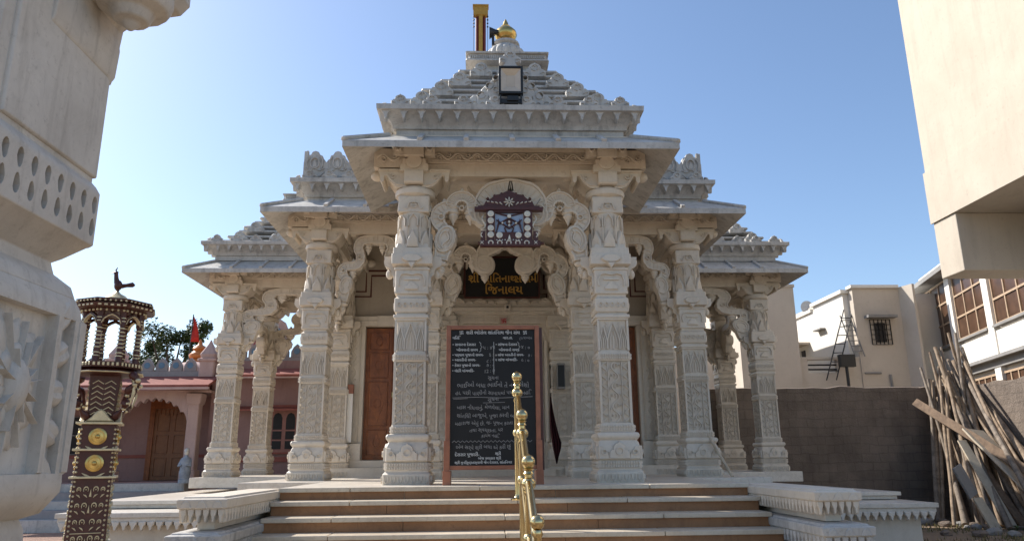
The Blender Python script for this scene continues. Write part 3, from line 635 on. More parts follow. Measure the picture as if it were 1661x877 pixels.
# stepped red border lines on the wall
mb = MB(); P = FR(0, -WY)
for s in (-1, 1):
    for d in (0, .10):
        mb.ridge([(s*(3.0-d), 2.98), (s*(3.0-d), 3.50-d), (s*(2.66-d), 3.50-d), (s*(2.66-d), 3.92-d), (s*(1.55+d), 3.92-d), (s*(1.55+d), 3.50-d), (s*(1.28+d), 3.50-d), (s*(1.28+d), 2.6)], .042, .006, P, o=.001, flat=.95)
        mb.ridge([(s*(1.0-d), 3.0), (s*(1.0-d), 3.55-d), (s*(.84-d), 3.55-d), (s*(.84-d), 4.05-d), (0, 4.05-d)], .042, .006, P, o=.001, flat=.95)
mb.build('painted_border', M['maroon'], wall)
mb = MB()
for s in (-1, 1): mb.lathe([(0,.055),(.02,.05),(.03,.02)], 12)
for k, s in enumerate((-1, 1)):
    x = s*1.93
    q = MB(); q.prism([(x+.055*cos(a), 3.30+.055*sin(a)) for a in [i*pi/6 for i in range(12)]], P, .03, 0, .8); q.build('lamp_socket', M['marble'], wall, 30)
    q = MB(); q.prism([(x+.022*cos(a), 3.30+.022*sin(a)) for a in [i*pi/6 for i in range(12)]], P, .03, .012, .8); q.build('bulb', M['black'], wall, 30)
for s in (-1, 1):
    d = part('door', temple, (s*2.12, WY, 0))
    mb = MB(); mb.box(-.5, .5, .06, .10, .31, 2.78)
    PD = FR(0, -.06)
    for cx_ in (-.25, .25):
        for z0, z1 in ((.40,.85),(.93,1.75),(1.83,2.30),(2.36,2.70)):
            mb.ridge([(cx_-.18, z0), (cx_+.18, z0), (cx_+.18, z1), (cx_-.18, z1)], .03, .02, PD, True)
            mb.prism([(cx_, z0+.06), (cx_+.12, (z0+z1)/2), (cx_, z1-.06), (cx_-.12, (z0+z1)/2)], PD, .018, 0, .6)
            mb.ridge([(cx_+.06*cos(a), (z0+z1)/2+.09*sin(a)) for a in [i*pi/5 for i in range(10)]], .02, .03, PD, True)
    mb.ridge([(0, .32), (0, 2.76)], .035, .03, PD)
    mb.build('panel', M['door'], d, 30)
    mb = MB(); mb.ridge([(.03,1.45),(.03,1.55)], .02, .05, PD); mb.build('handle', M['brass'], d)
    mb = MB()
    for u in (-1, 1):
        xa, xb = sorted((u*.503, u*.75)); mb.box(xa, xb, -.08, .06, .30, 2.80); xa, xb = sorted((u*.58, u*.80)); mb.box(xa, xb, -.12, -.083, .62, 2.76)
        xa, xb = sorted((u*.50, u*.84)); mb.box(xa, xb, -.20, -.122, .30, .60); 
        PF = FR(0, .12); vine(mb, PF, u*.69, .66, 2.7, .035, .3, .014, .012)
        mb.ridge([(u*.60,.64),(u*.60,2.74)], .012, .012, PF); mb.ridge([(u*.78,.64),(u*.78,2.74)], .012, .012, PF)
    mb.box(-.80, .80, -.10, .06, 2.803, 2.99); mb.box(-.28, .20, -.14, -.102, 2.79, 2.995)
    mb.box(-.92, .92, -.22, .09, .17, .298); mb.box(-1.0, 1.0, -.42, -.0, .0, .168); mb.ridge([(-.75, 2.89), (.75, 2.89)], .05, .012, FR(0, .10))
    mb.build('door_frame', M['marble'], d, 30, .006)
# central doorway behind the notice board
d = part('door', temple, (0, WY, 0))
mb = MB(); mb.box(-.6, .6, .06, .1, .2, 2.6)
for z0 in (.3, .9, 1.5, 2.1):
    for cx_ in (-.3, .3): mb.ridge([(cx_-.2, z0), (cx_+.2, z0), (cx_+.2, z0+.45), (cx_-.2, z0+.45)], .03, .02, FR(0, -.06), True)
mb.build('panel', M['door'], d, 30)
mb = MB()
for u in (-1, 1):
    for a_, b_, y_ in ((.603,.70,-.05),(.703,.80,-.10),(.803,.90,-.15)):
        xa, xb = sorted((u*a_, u*b_)); mb.box(xa, xb, y_, .06, .0, 2.63)
        mb.lathe([(.6,.04),(.65,.05),(.7,.04),(1.2,.035),(1.25,.05),(1.3,.035),(1.9,.035),(1.95,.05),(2.0,.035),(2.5,.045)], 8, u*(a_+b_)/2, y_)
mb.box(-.95, .95, -.16, .06, 2.64, 2.82); teeth(mb, FR(0, .16), -.93, .93, 2.67, 2.80, 40, .012)
mb.box(-1.02, 1.02, -.22, .06, 2.823, 2.98)
teeth(mb, FR(0, .22), -1.0, 1.0, 2.85, 2.95, 46, .010, .3)
mb.box(-1.08, 1.08, -.30, .06, 3.05, 3.12); mb.box(-1.04, 1.04, -.25, .06, 2.983, 3.047); 
mb.box(-1.04, 1.04, -.24, .06, 3.123, 3.20)
for k in range(5):
    x = -.84+.42*k; antefix(mb, FR(0, .20), x, 3.20, .26, .13, .05); 
    if k < 4: mb.prism([(x+.12,3.2),(x+.30,3.2),(x+.27,3.25),(x+.21,3.28),(x+.15,3.25)], FR(0, .20), .04)
petal_fringe(mb, FR(0, .24), -1.0, 1.0, 3.05, 4, .06, .05)
mb.box(-1.0, 1.0, -.20, .06, 3.203, 3.32)
mb.box(-.95, .95, -.45, .0, .0, .13)
mb.build('door_frame', M['marble'], d, 30)
# ---- platform, terraces, plinths
mb = MB(); mb.box(-2.62, 2.62, 8.60, 11.05, -.20, 0); mb.box(-3.85, 3.85, 11.051, 20.6, -.20, 0)
for s in (-1, 1): xa, xb = sorted((s*3.851, s*6.22)); mb.box(xa, xb, 15.55, 19.6, -.20, .0)
mb.build('floor', M['marble_floor'], temple, 0, .01)
mb = MB(); mb.box(-3.0, 3.0, 8.8, 11.0, GZ, -.202); mb.box(-6.52, 6.52, 12.0, 20.9, GZ, -.62); mb.box(-3.3, 3.3, 11.001, 11.999, GZ, -.202)
for s in (-1, 1): xa, xb = sorted((s*6.522, s*6.58)); mb.box(xa, xb, 12.1, 20.8, GZ, GZ+.25)
plinth = mb.build('plinth', M['marble'], temple)
for s in (-1, 1):
    t_ = MB(); xa, xb = sorted((s*3.86, s*6.68))
    t_.box(xa, xb, 12.75, 20.9, -.36, -.30); t_.box(*sorted((s*3.86, s*6.63)), 12.8, 15.549, -.42, -.362)
    t_.box(*sorted((s*3.31, s*6.73)), 11.8, 20.95, -.50, -.43)
    x0, x1 = xa, xb
    Pf = FR(0, -11.86); petal_fringe(t_, Pf, *sorted((s*3.31, s*6.68)), -.55, 26, .14, .06); t_.box(*sorted((s*3.31, s*6.70)), 11.83, 12.2, -.565, -.502)
    PS = FR(s*pi/2, 6.65); 
    if s < 0: petal_fringe(t_, PS, -20.9, -11.9, -.56, 44, .12, .05)
    else: petal_fringe(t_, PS, 11.9, 20.9, -.56, 44, .12, .05)
    t_.box(*sorted((s*6.08, s*6.70)), 11.85, 20.9, -.565, -.503)
    t_.build('terrace', M['marble_floor'], temple, 0, .006)
# step plinths in front of the outer wing
# ---- steps
TR, Z1 = .31, -.128
for k in range(8):
    y = 8.55-TR*k; z = 0 if k == 0 else Z1-.1425*(k-1)
    st = part('step', temple)
    mb = MB(); xs = [-2.62] + sorted([random.uniform(-2.0, -1.5), random.uniform(-.5, .1), random.uniform(1.1, 1.7)]) + [2.62]
    for xa, xb in zip(xs, xs[1:]): mb.box(xa+.003, xb-.003, y+random.uniform(-.006, .004), y+(TR+.12 if k else .049), z-.048, z-random.uniform(0, .004) if k else z)
    mb.build('tread', M['tread'], st, 0, .008)
    zn = (Z1-.1425*k) if k < 7 else GZ
    mb = MB(); xs = [-2.61] + sorted([random.uniform(-1.6, -.9), random.uniform(.4, 1.3)]) + [2.61]
    for xa, xb in zip(xs, xs[1:]): mb.box(xa+.002, xb-.002, y+.035+random.uniform(0, .006), y+.30, max(zn, GZ)-.045, z-.049)
    mb.build('riser', M['riser'], st)
# ---- pedestals beside the steps
for s in (-1, 1):
    pd = part('pedestal', temple)
    for k, (zt, yf) in enumerate(((-.01, 6.86), (-.30, 6.72))):
        mb = MB(); xa, xb = 2.62-.02*k, 3.03
        X0, X1 = sorted((s*xa, s*(xb+.02*k)))
        yb = 8.8 if k == 0 else 8.78
        mb.loft([[(X0-e, yf-e, z), (X1+e, yf-e, z), (X1+e, yb, z), (X0-e, yb, z)] for z, e in ((zt-.285,-.13),(zt-.205,-.13),(zt-.20,-.08),(zt-.115,-.05),(zt-.11,-.01),(zt-.095,.012),(zt-.03,.015),(zt-.02,.01),(zt-.018,-.02),(zt,-.03))])
        petal_fringe(mb, FR(0, -yf-.07), X0+.01, X1-.01, zt-.10, 6, .125, .07)
        for sg in (-1, 1):
            xs = X1 if sg > 0 else -X0
            Pp = FR(sg*pi/2, xs-.07); a0, a1 = (yf+.01, yb) if sg > 0 else (-yb, -yf-.01)
            petal_fringe(mb, Pp, a0, a1, zt-.10, 24, .125, .07)
        for j in range(3):
            x = X0+(X1-X0)*(j+.5)/3; mb.prism([(x-.05, zt-.10), (x+.05, zt-.10), (x+.035, zt-.05), (x, zt-.03), (x-.035, zt-.05)], FR(0, -yf-.005), .025)
        mb.build('slab', M['marble_top'] if k else M['marble'], pd, 0, .006)
    X0, X1 = sorted((s*2.64, s*2.93))
    mb = MB(); mb.box(X0, X1, 6.86, 8.79, GZ, -.571); mb.box(*sorted((s*2.66, s*2.99)), 6.80, 8.79, -.68, -.60); mb.build('block', M['marble'], pd, 0, .006)

# ------------------------------------------------------------------ writing
def text_mesh(s, size, x, y, align='LEFT', cut=None):
    c = bpy.data.curves.new('lettering', 'FONT'); c.body = s; c.size = size; c.align_x = align; c.resolution_u = 2; c.extrude = .0015; c.offset = 0.0
    o = bpy.data.objects.new('lettering', c); COL.objects.link(o)
    dg = bpy.context.evaluated_depsgraph_get(); m = bpy.data.meshes.new_from_object(o.evaluated_get(dg))
    bpy.data.objects.remove(o); bpy.data.curves.remove(c)
    mb = MB(); mb.add([(v.co.x+x, -v.co.z, v.co.y+y) for v in m.vertices], [tuple(p.vertices) for p in m.polygons])
    wd = max([v.co.x for v in m.vertices] or [0]); bpy.data.meshes.remove(m); return mb, wd
def swastika(mb, cx, cz, r, w_, P, h):
    for a in range(4):
        c_, s_ = cos(a*pi/2), sin(a*pi/2); R = lambda x, z: (cx+x*c_-z*s_, cz+x*s_+z*c_)
        mb.ridge([R(0, 0), R(r, 0)], w_, h, P, o=0, flat=.98); mb.ridge([R(r-w_/2, 0), R(r-w_/2, -r)], w_, h+.0004, P, o=0, flat=.98)
def seg(mb, pts, w_, P, h=.003): mb.ridge(pts, w_, h, P, o=.0005, flat=.9)

nb = thing('name_board', 'black board with gold Gujarati letters above the centre doorway', 'name board', (0, 13.97, 3.32))
mb = MB(); mb.box(-.72, .72, 0, .03, .0, .80); mb.build('board', M['slate'], nb)
mb = MB()
for x0, x1, z0, z1 in ((-.735,.735,-.02,.012),(-.735,.735,.79,.82),(-.735,-.705,.0125,.7895),(.705,.735,.0125,.7895)): mb.box(x0, x1, -.02, .03, z0, z1)
mb.build('frame', M['rosewood'], nb)
PB = FR(0, .002)
mb = MB()
def heavy(mb, s, size, x, z, extra=.008):
    for dx, dz in ((0, 0), (extra, 0), (0, extra*.7), (extra, extra*.7)):
        m_, w_ = text_mesh(s, size, x+dx, z+dz); m_.v = [(a, b-.003-dx*.05-dz*.07, c) for a, b, c in m_.v]; mb.merge(m_)
    return w_
SZ = .235
x = -.66
seg(mb, [(x+.125, .345), (x+.065, .295)], .022, PB, .007)
x += heavy(mb, 'શી', SZ*.95, x, .30)+.08
heavy(mb, 'શાિતનાથ', SZ*.9, x-.02, .30)
heavy(mb, 'સવામી', SZ*.88, .23, .30)
mb.build('lettering', M['gold_letter'], nb)
mb = MB(); heavy(mb, 'િજનાલય', SZ, -.34, .07)
mb.build('lettering', M['gold_letter'], nb)

nt_ = thing('notice_board', 'tall blackboard in a copper coloured frame, covered in white Gujarati writing', 'notice board', (-.255, 8.90, 0))
mb = MB(); mb.box(-.505, .505, -.012, .012, .22, 1.81); mb.build('slate', M['slate'], nt_)
mb = MB()
for x0, x1, z0, z1 in ((-.56,-.507,.17,1.86),(.507,.56,.17,1.86),(-.5065,.5065,.17,.218),(-.5065,.5065,1.812,1.86)): mb.box(x0, x1, -.03, .03, z0, z1)
mb.build('frame', M['copper'], nt_, 0, .005)
for s in (-1, 1):
    mb = MB(); xa, xb = sorted((s*.505, s*.575)); mb.box(xa, xb, -.045, -.031, .15, .50); mb.box(xa-.01, xb+.01, -.055, .25, 0, .16); mb.box(xa+.01, xb-.01, .031, .06, .12, .75)
    mb.build('stand', M['copper'], nt_, 0, .005)
mb = MB(); mb.box(.565, .60, .02, .30, .16, 1.84); mb.build('back_board', M['rosewood'], nt_)
LX = -.49
lines = [('શરી ભોરોલ શાંતિનાથ જૈન સંઘ', .062, 0, 1.755, 'CENTER', 1), ('મિતિ', .050, LX, 1.695, 'LEFT', 1), ('વાર.તા.', .048, .12, 1.695, 'LEFT', 1), ('(૦/૨૦૨૦', .048, .32, 1.69, 'LEFT', 0),
 ('• સવારના દેરાસર', .048, LX, 1.615, 'LEFT', 1), ('ખોલવાનો સમય', .048, LX+.05, 1.55, 'LEFT', 1), ('૫ : ૪૫', .062, -.12, 1.575, 'LEFT', 0),
 ('• પક્ષાલ પૂજાનો સમય-', .046, LX, 1.49, 'LEFT', 1), ('૬ : ૦', .055, -.05, 1.485, 'LEFT', 0), ('• આરતીનો સમય-', .046, LX, 1.43, 'LEFT', 1), ('૮ : ૧૫', .055, -.08, 1.42, 'LEFT', 0),
 ('• કેસર પૂજાનો સમય-', .046, LX, 1.365, 'LEFT', 1), ('૭ : ૧', .055, -.08, 1.36, 'LEFT', 0), ('• મંદિર માંગલિક-', .046, LX, 1.30, 'LEFT', 1), ('12 : 0', .060, -.11, 1.29, 'LEFT', 0),
 ('• સાંજના દેરાસર', .046, .03, 1.615, 'LEFT', 1), ('ખોલવાનો સમય', .046, .07, 1.55, 'LEFT', 1), ('૪ : ૦', .06, .34, 1.575, 'LEFT', 0), ('• સાંજ આરતીનો સમય-', .042, .03, 1.49, 'LEFT', 1), ('૭ :', .05, .42, 1.48, 'LEFT', 0),
 ('• સાંજ માંગલિક-', .046, .03, 1.43, 'LEFT', 1), ('૯ : ૦', .055, .34, 1.42, 'LEFT', 0),
 ('સૂચના', .062, 0, 1.215, 'CENTER', 0), ('ભાઈઓ બધા ભાઈનો તે નહિ લેશો', .074, -.43, 1.12, 'LEFT', 0), ('હા, પછી પાણીનો સામાયમાં પધારવા નહિ.', .064, -.45, 1.03, 'LEFT', 0),
 ('સૂચના', .062, 0, .955, 'CENTER', 0), ('ખાસ નોંધવાનું, મેળવેલા, માન', .064, -.43, .86, 'LEFT', 0), ('શાંતિથી બાજુએ, પૂજા કરવી બધા-', .064, -.43, .765, 'LEFT', 0), ('મહારાજ એવું છે, જ- પૂજન કરતા પહેલી', .060, -.45, .68, 'LEFT', 0),
 ('તથા સ્વચ્છતા, પર', .060, -.28, .60, 'LEFT', 0), ('કાયમ નહિ.', .056, -.14, .535, 'LEFT', 0), ('એમ સર્વે શ્રી બધા એ કરી છું', .062, -.44, .405, 'LEFT', 0),
 ('દેરાસર પૂજારી-', .056, -.45, .325, 'LEFT', 1), ('શ્રી', .050, .02, .335, 'LEFT', 1), ('એજ કલાકાર શ્રી', .044, -.18, .285, 'LEFT', 1), ('શ્રી મુનિસુવ્રતસ્વામી જૈન દેરાસર, શાંતિનગર', .043, -.45, .238, 'LEFT', 1)]
def jit(s): return s
def chalkline(s, size, x, z, al, bold):
    m_, w_ = text_mesh(s, size, x, z, al); sk = .18*(0 if bold else 1)
    m_.v = [(a+(c-z)*sk*.3, b-.0135, c+(0 if bold else .006*sin(a*23+z*40))) for a, b, c in m_.v]
    if bold:
        n_ = list(m_.v); f_ = list(m_.f); m_.add([(a+.004, b-.0004, c) for a, b, c in n_], f_)
    return m_
mb = MB(); mc = MB()
for s_, sz, x_, z_, al, bo in lines: chalkline(s_, sz*.97, x_, z_, al, bo).build('painted_writing' if bo else 'chalk_writing', M['white_paint'] if bo else M['chalk'], nt_)
for s_, sz, x_, z_ in (('• દેરાસર પૂજારી- શ્રી', .042, -.44, .30), ('એ બધાં એક સાથે છે', .042, -.44, .285)): pass
PBo = FR(0, .0125)
mc.ridge([(-.48+.024*i, .49+(.010 if i % 2 else -.010)) for i in range(40)], .006, .003, PBo, o=.0005)
mc.ridge([(-.48, .995), (-.2, 1.002), (.1, .992), (.47, 1.005)], .006, .003, PBo, o=.0005); mc.ridge([(-.47, .98), (-.3, .987)], .005, .003, PBo, o=.0005)
mc.ridge([(-.12, .935), (.14, .94)], .005, .003, PBo, o=.0005)
mb.merge(chalkline('દેરાસર પૂજારી-', .046, -.45, .265-.04+.0, 'LEFT', 1)) if False else None
mb.ridge([(.01, 1.27), (.01, 1.66)], .006, .003, PBo, o=.0005)
for bx in (-.165, .295): mb.ridge([(bx, 1.66), (bx+.02, 1.645), (bx+.018, 1.615), (bx+.035, 1.60), (bx+.018, 1.585), (bx+.02, 1.555), (bx, 1.54)], .006, .003, PBo, o=.0005)
swastika(mb, -.38, 1.775, .022, .008, PBo, .003); swastika(mb, .39, 1.775, .022, .008, PBo, .003)
# bottom painted lines sit under the chalk row
for s_, sz, x_, z_ in (('દેરાસર પૂજારી-', .046, -.45, .262),): pass
mb.build('painted_mark', M['white_paint'], nt_); mc.build('chalk_line', M['chalk'], nt_)

tag(MB().box(-.16, .10, 0, .01, 0, .01).build('tile_dummy', M['red']), 'x', 'x') if False else None
tl = thing('wall_tile', 'small square plaque with a red swastika on the lintel over the notice board', 'plaque', (.03, 14.0, 2.86))
mb = MB(); mb.box(-.065, .065, -.02, .0, -.06, .07); mb.build('plate', M['pink_pale'], tl)
mb = MB(); swastika(mb, 0, .005, .042, .017, FR(0, .0205), .004); mb.build('emblem', M['red'], tl)

# ------------------------------------------------------------------ brass handrail
hr = thing('handrail', 'polished brass handrail running down the middle of the temple steps', 'handrail', (-.01, 8.1, 0))
RY = [8.03, 7.12, 6.21]
RZ = []
for k, yy in enumerate(RY):
    kk = (8.55-yy)/TR; n = int(kk); z = Z1-.1425*(n-1); RZ.append(z)
    p = part('post', hr, (0, yy-8.1, z))
    T = 1.30 if k == 0 else 1.27
    mb = MB(); mb.lathe([(0,.075),(.012,.078),(.02,.05),(.04,.034),(.06,.032),(T-.30,.032),(T-.29,.04),(T-.27,.04),(T-.265,.032),(T-.13,.032),(T-.12,.045),(T-.10,.032),(T-.085,.048),(T-.075,.03)], 16); mb.build('shaft', M['brass'], p, 50)
    mb = MB(); mb.ball((0, 0, T-.03), .058, 16, 12); mb.lathe([(T+.015,.03),(T+.02,.012),(T+.028,.014),(T+.035,.002)], 12); mb.build('ball', M['brass'], p, 60)
    mb = MB(); mb.ball((0, 0, T-.20), .062, 14, 10, 1, 1.1, .9); mb.ball((0, 0, T-.62), .054, 14, 10, 1, 1.1, .9); mb.build('joint', M['brass'], p, 60)
for a_, off in ((0, 1.09), (1, .67)):
    mb = MB()
    for i in range(2):
        mb.tube([(0, RY[i]-8.1, RZ[i]+off), (0, RY[i+1]-8.1, RZ[i+1]+off-.01)], .032 if a_ == 0 else .026, 12)
    mb.tube([(0, RY[2]-8.1, RZ[2]+off), (0, RY[2]-.9-8.1, RZ[2]+off-.43)], .032 if a_ == 0 else .026, 12)
    mb.build('rail', M['brass'], hr, 60)
yb, zb = 5.30, Z1-.1425*6-.14
p = part('post', hr, (0, yb-8.1, GZ)); mb = MB(); mb.lathe([(0,.075),(.02,.05),(.05,.028),(1.0,.028),(1.02,.04),(1.05,.03)], 16); mb.build('shaft', M['brass'], p, 50)
mb = MB(); mb.ball((0, 0, 1.10), .052, 16, 12); mb.build('ball', M['brass'], p, 60)

# ------------------------------------------------------------------ hanging carved wooden panel
hp = thing('hanging_ornament', 'dark carved wooden frame with silver discs hanging in front of the marble arch', 'ornament', (-.03, 9.27, 2.97))
K = .00199
def HX(u): return (u-357)*K
def HZ(v): return (490-v)*K
def rectb(mb, u0, v0, u1, v1, y0, y1): mb.box(HX(u0), HX(u1), y0, y1, HZ(v1), HZ(v0))
mb = MB(); rectb(mb, 165, 452, 560, 490, -.045, .045); mb.lathe([(0,.0),(.001,.0)], 4)
for sx in (585, 150): mb.tube([(HX(sx), 0, HZ(467)), (HX(sx+(-40 if sx > 300 else 30)), 0, HZ(467))], .02, 10)
for u0, v0, u1, v1 in ((205,245,262,450),(453,245,510,450),(262,392,453,450),(262,245,453,256)): rectb(mb, u0+1, v0+1, u1-1, v1-1, -.03, .03)
for a_, b_ in ((170,200),(515,545)): rectb(mb, a_, 385, b_, 450, -.025, .025)
rectb(mb, 128, 222, 582, 243, -.05, .05); rectb(mb, 150, 212, 560, 221, -.04, .04)
PH = lambda u, v, o=0: Vector((HX(u), -o, HZ(v)))
mb.prism([(185,211),(200,180),(235,160),(262,135),(300,128),(330,112),(357,100),(384,112),(414,128),(452,135),(479,160),(514,180),(529,211)], PH, .06, -.03, .97)
for k in range(7): mb.ball(PH(215+47*k, 150-40*sin(pi*(k)/6)+8, 0), .022, 8, 6)
mb.build('frame', M['rosewood'], hp, 30)
mb = MB()
for u, v in [(235, 268), (235, 315), (235, 367), (235, 412), (477, 268), (477, 315), (477, 367), (477, 412), (292, 415), (417, 415)]:
    mb = MB(); mb.prism([(u+21*cos(a), v+21*sin(a)) for a in [i*pi/8 for i in range(16)]], PH, .012, .031, .85)
    mb.ridge([(u+11*cos(a), v+11*sin(a)) for a in [i*pi/4 for i in range(8)]], 4, .052, PH, True, o=.042); mb.build('silver_disc', M['silver'], hp, 30)
mb = MB()
for k in range(5):
    u = 235+59*k; mb.ridge([(u+15*cos(a), 468-13*sin(a)) for a in [-.7+i*(pi+1.4)/10 for i in range(11)]], 8, .056, PH, o=.045)
for u in (177, 530):
    for a in range(4): mb.ridge([(u, 467), (u+15*cos(a*pi/2+.78), 467+15*sin(a*pi/2+.78))], [9, 2], .056, PH, o=.045)
for u in (185, 528):
    s = 1 if u > 300 else -1
    mb.ridge([(u+s*14*cos(a), 412-16*sin(a)) for a in [1.2-i*.28 for i in range(10)]], 8, .04, PH, o=.026)
    mb.ridge([(u-s*3+s*12*sin(i*.9), 275+i*14) for i in range(8)], [3, 8, 9, 7, 8, 9, 7, 3], .035, PH, o=-.02)
# emblem on the pediment
mq = MB(); mq.box(HX(264), HX(451), .012, .02, HZ(390), HZ(258)); mq.build('backing', plain('pale_blue_backing', (.36, .46, .62), .5, 0, .15, 6, 0), hp)
for a in range(8): mb.ridge([(357+10*cos(a*pi/4), 188+10*sin(a*pi/4)), (357+26*cos(a*pi/4), 188+26*sin(a*pi/4)), (357+36*cos(a*pi/4), 188+36*sin(a*pi/4))], [5, 11, 2], .06, PH, o=.028)
mb.ridge([(357+9*cos(a), 188+9*sin(a)) for a in [i*pi/4 for i in range(8)]], 6, .065, PH, True, o=.03)
for u, v, r in ((357,282,14),(357,322,8),(312,330,7),(402,330,7),(357,345,8)): mb.prism([(u+r*cos(a), v+r*sin(a)) for a in [i*pi/5 for i in range(10)]], PH, .014, .016, .8)
for i in range(4):
    for s in (-1, 1): mb.ridge([(357+s*(45+28*i), 205-i*7), (357+s*(62+28*i), 188-i*2)], [3, 11], .045, PH, o=.028)
for u in range(275, 450, 18): mb.prism([(u-6, 452), (u+6, 452), (u, 442)], PH, .01, .03)
mb.prism([(348,448),(366,448),(362,425),(357,412),(352,425)], PH, .02, .03)
mb.build('silver_inlay', M['silver'], hp, 30)
mb = MB()
for s in (-1, 1):
    mb.ridge([(357, 292), (357+s*40, 315), (357+s*80, 345)], [10, 13, 5], .015, PH, o=-.015); mb.ridge([(357, 365), (357+s*40, 335), (357+s*84, 305)], [10, 13, 5], .018, PH, o=-.018)
    mb.ridge([(357+s*10, 275), (357+s*45, 268), (357+s*88, 258)], [13, 12, 4], .015, PH, o=-.015); mb.ridge([(357+s*70, 300), (357+s*72, 345), (357+s*86, 390)], [5, 12, 8], .016, PH, o=-.016)
    mb.ridge([(357+s*20, 388), (357+s*30, 360), (357+s*12, 345)], [14, 9, 6], .015, PH, o=-.015)
mb.prism([(357+22*cos(a), 322+20*sin(a)) for a in [i*pi/5 for i in range(10)]], PH, .03, -.015)
mb.build('lattice', M['rosewood'], hp, 30)
mb = MB()
for u in (180, 530): mb.tube([PH(u, 215, 0), PH(u+(-60 if u < 300 else 60), 95, -.22)], .0035, 5)
mb.build('wire', M['black'], hp)

# ------------------------------------------------------------------ things fixed to the temple
fl = thing('floodlight', 'square floodlight in a black frame fixed to the front of the stepped roof', 'floodlight', (0, 9.05, 5.0))
mb = MB()
for x0, x1, z0, z1 in ((-.165,-.135,.03,.44),(.135,.165,.03,.44),(-.134,.134,.03,.06),(-.134,.134,.41,.44)): mb.box(x0, x1, -.05, .04, z0, z1)
mb.box(-.13, .13, .0, .045, .065, .405); mb.box(-.15, -.13, -.03, .03, -.11, .028); mb.box(.13, .15, -.03, .03, -.11, .028); mb.box(-.13, .13, -.02, .02, -.10, -.03); mb.box(-.05, .10, -.045, .02, -.07, .0)
mb.build('housing', M['black'], fl, 0, .004)
mb = MB(); R = [[(-a, y, .235-b), (a, y, .235-b), (a, y, .235+b), (-a, y, .235+b)] for a, b, y in ((.132,.168,-.046),(.132,.168,-.04),(.055,.08,-.004))]; mb.loft([[(x_, y_, z_) for x_, y_, z_ in r] for r in R[1:]], cap=False); mb.box(-.055, .055, -.006, -.002, .155, .315); mb.build('lens', M['lens'], fl)
sc_ = thing('security_camera', 'small white camera under the name board', 'camera', (.10, 13.93, 3.10))
mb = MB(); mb.box(-.06, .06, -.05, .02, -.05, .06); mb.build('housing', M['marble'], sc_, 0, .01)
mb = MB(); mb.prism([(.025*cos(a), .01+.025*sin(a)) for a in [i*pi/6 for i in range(12)]], FR(0, .051), .02); mb.build('lens', M['black'], sc_)
sp = thing('loudspeaker', 'black horn loudspeaker beside the golden finial', 'loudspeaker', (-.21, 10.7, 6.95))
Q = MB()
for i, (d_, r_) in enumerate(((0,.10),(.02,.095),(.10,.05),(.2,.03),(.26,.035),(.3,.03))): pass
Q.loft([[(-.06+.13*t, .0+r*cos(a)*1.0, .05+.02*t+r*sin(a)) for a in [j*pi/6 for j in range(12)]] for t, r in ((0,.10),(.3,.08),(.8,.045),(1.3,.035),(1.35,.02))])
Q.build('horn', M['black'], sp, 40); Q = MB(); Q.box(-.02, .02, -.02, .02, -.17, -.0); Q.build('bracket', M['black'], sp)
fp = thing('flagpole', 'yellow and red flag mast with a crossbar, rising behind the roof', 'flagpole', (-.42, 15.2, 4.75))
mb = MB(); mb.box(-.045, .045, -.055, .055, 0, 5.6); mb.box(-.17, .17, -.07, .07, 5.52, 5.74); mb.box(-.185, .185, -.09, .09, 5.742, 5.78); mb.build('mast', M['yellow'], fp)
for s in (-1, 1):
    mb = MB(); mb.tube([(s*.078, .03, 0), (s*.082, .03, 5.5)], .04, 10); mb.build('side_pole', M['red_pole'], fp, 50)
    mb = MB(); mb.tube([(s*.16, -.05, 0), (s*.16, -.05, 5.55)], .006, 5)
    for k in range(4): mb.ball((s*.16, -.05, 5.48-.09*k), .022, 6, 5)
    mb.build('bell_cord', M['black'], fp)
sb = thing('switch_box', 'grey metal box on the wall to the right of the central doorway', 'switch box', (1.09, 13.86, 1.55))
mb = MB(); mb.box(-.075, .075, -.06, .06, 0, .48); mb.build('case', M['concrete'], sb, 0, .01); mb = MB(); mb.box(-.06, .06, -.068, -.061, .04, .44); mb.build('door', M['black'], sb)
# furled dark red cloth
mb = MB(); R = []
for i in range(14):
    t = i/13; wd = (.02+.20*t if t < .75 else .17*(1-t)*3.2+.01); R.append([(.0+.09*t+wd*(.5+.5*(j/11*2-1)) - .05*sin(t*3), .03*sin(j*1.9+t*3)+(.0 if j else 0), 1.13*(1-t)) for j in range(12)])
    R[-1] += [(x_, y_+.012, z_) for x_, y_, z_ in reversed(R[-1])]
mb.loft(R)
tag(mb.build('hanging_cloth', M['flag_cloth'], None, 60, 0, (.80, 13.0, .21)), 'dark maroon cloth hanging beside the right side of the doorway', 'cloth')
mb = MB(); mb.tube([(3.18, 11.95, .70), (3.38, 11.4, 0.0)], .022, 8)
tag(mb.build('wooden_stick', M['board'], None, 50), 'pale stick leaning on the foot of the column right of the porch', 'stick')
dbox = thing('post_box', 'narrow white panel with a small brown box on top, left of the left door', 'box', (-2.83, 14.0, .6))
mb = MB(); mb.box(-.05, .05, -.03, .02, .02, .90); mb.build('panel', M['white_wall'], dbox); mb = MB(); mb.box(-.05, .06, -.05, .03, .905, 1.07); mb.build('box', M['copper'], dbox, 0, .005)

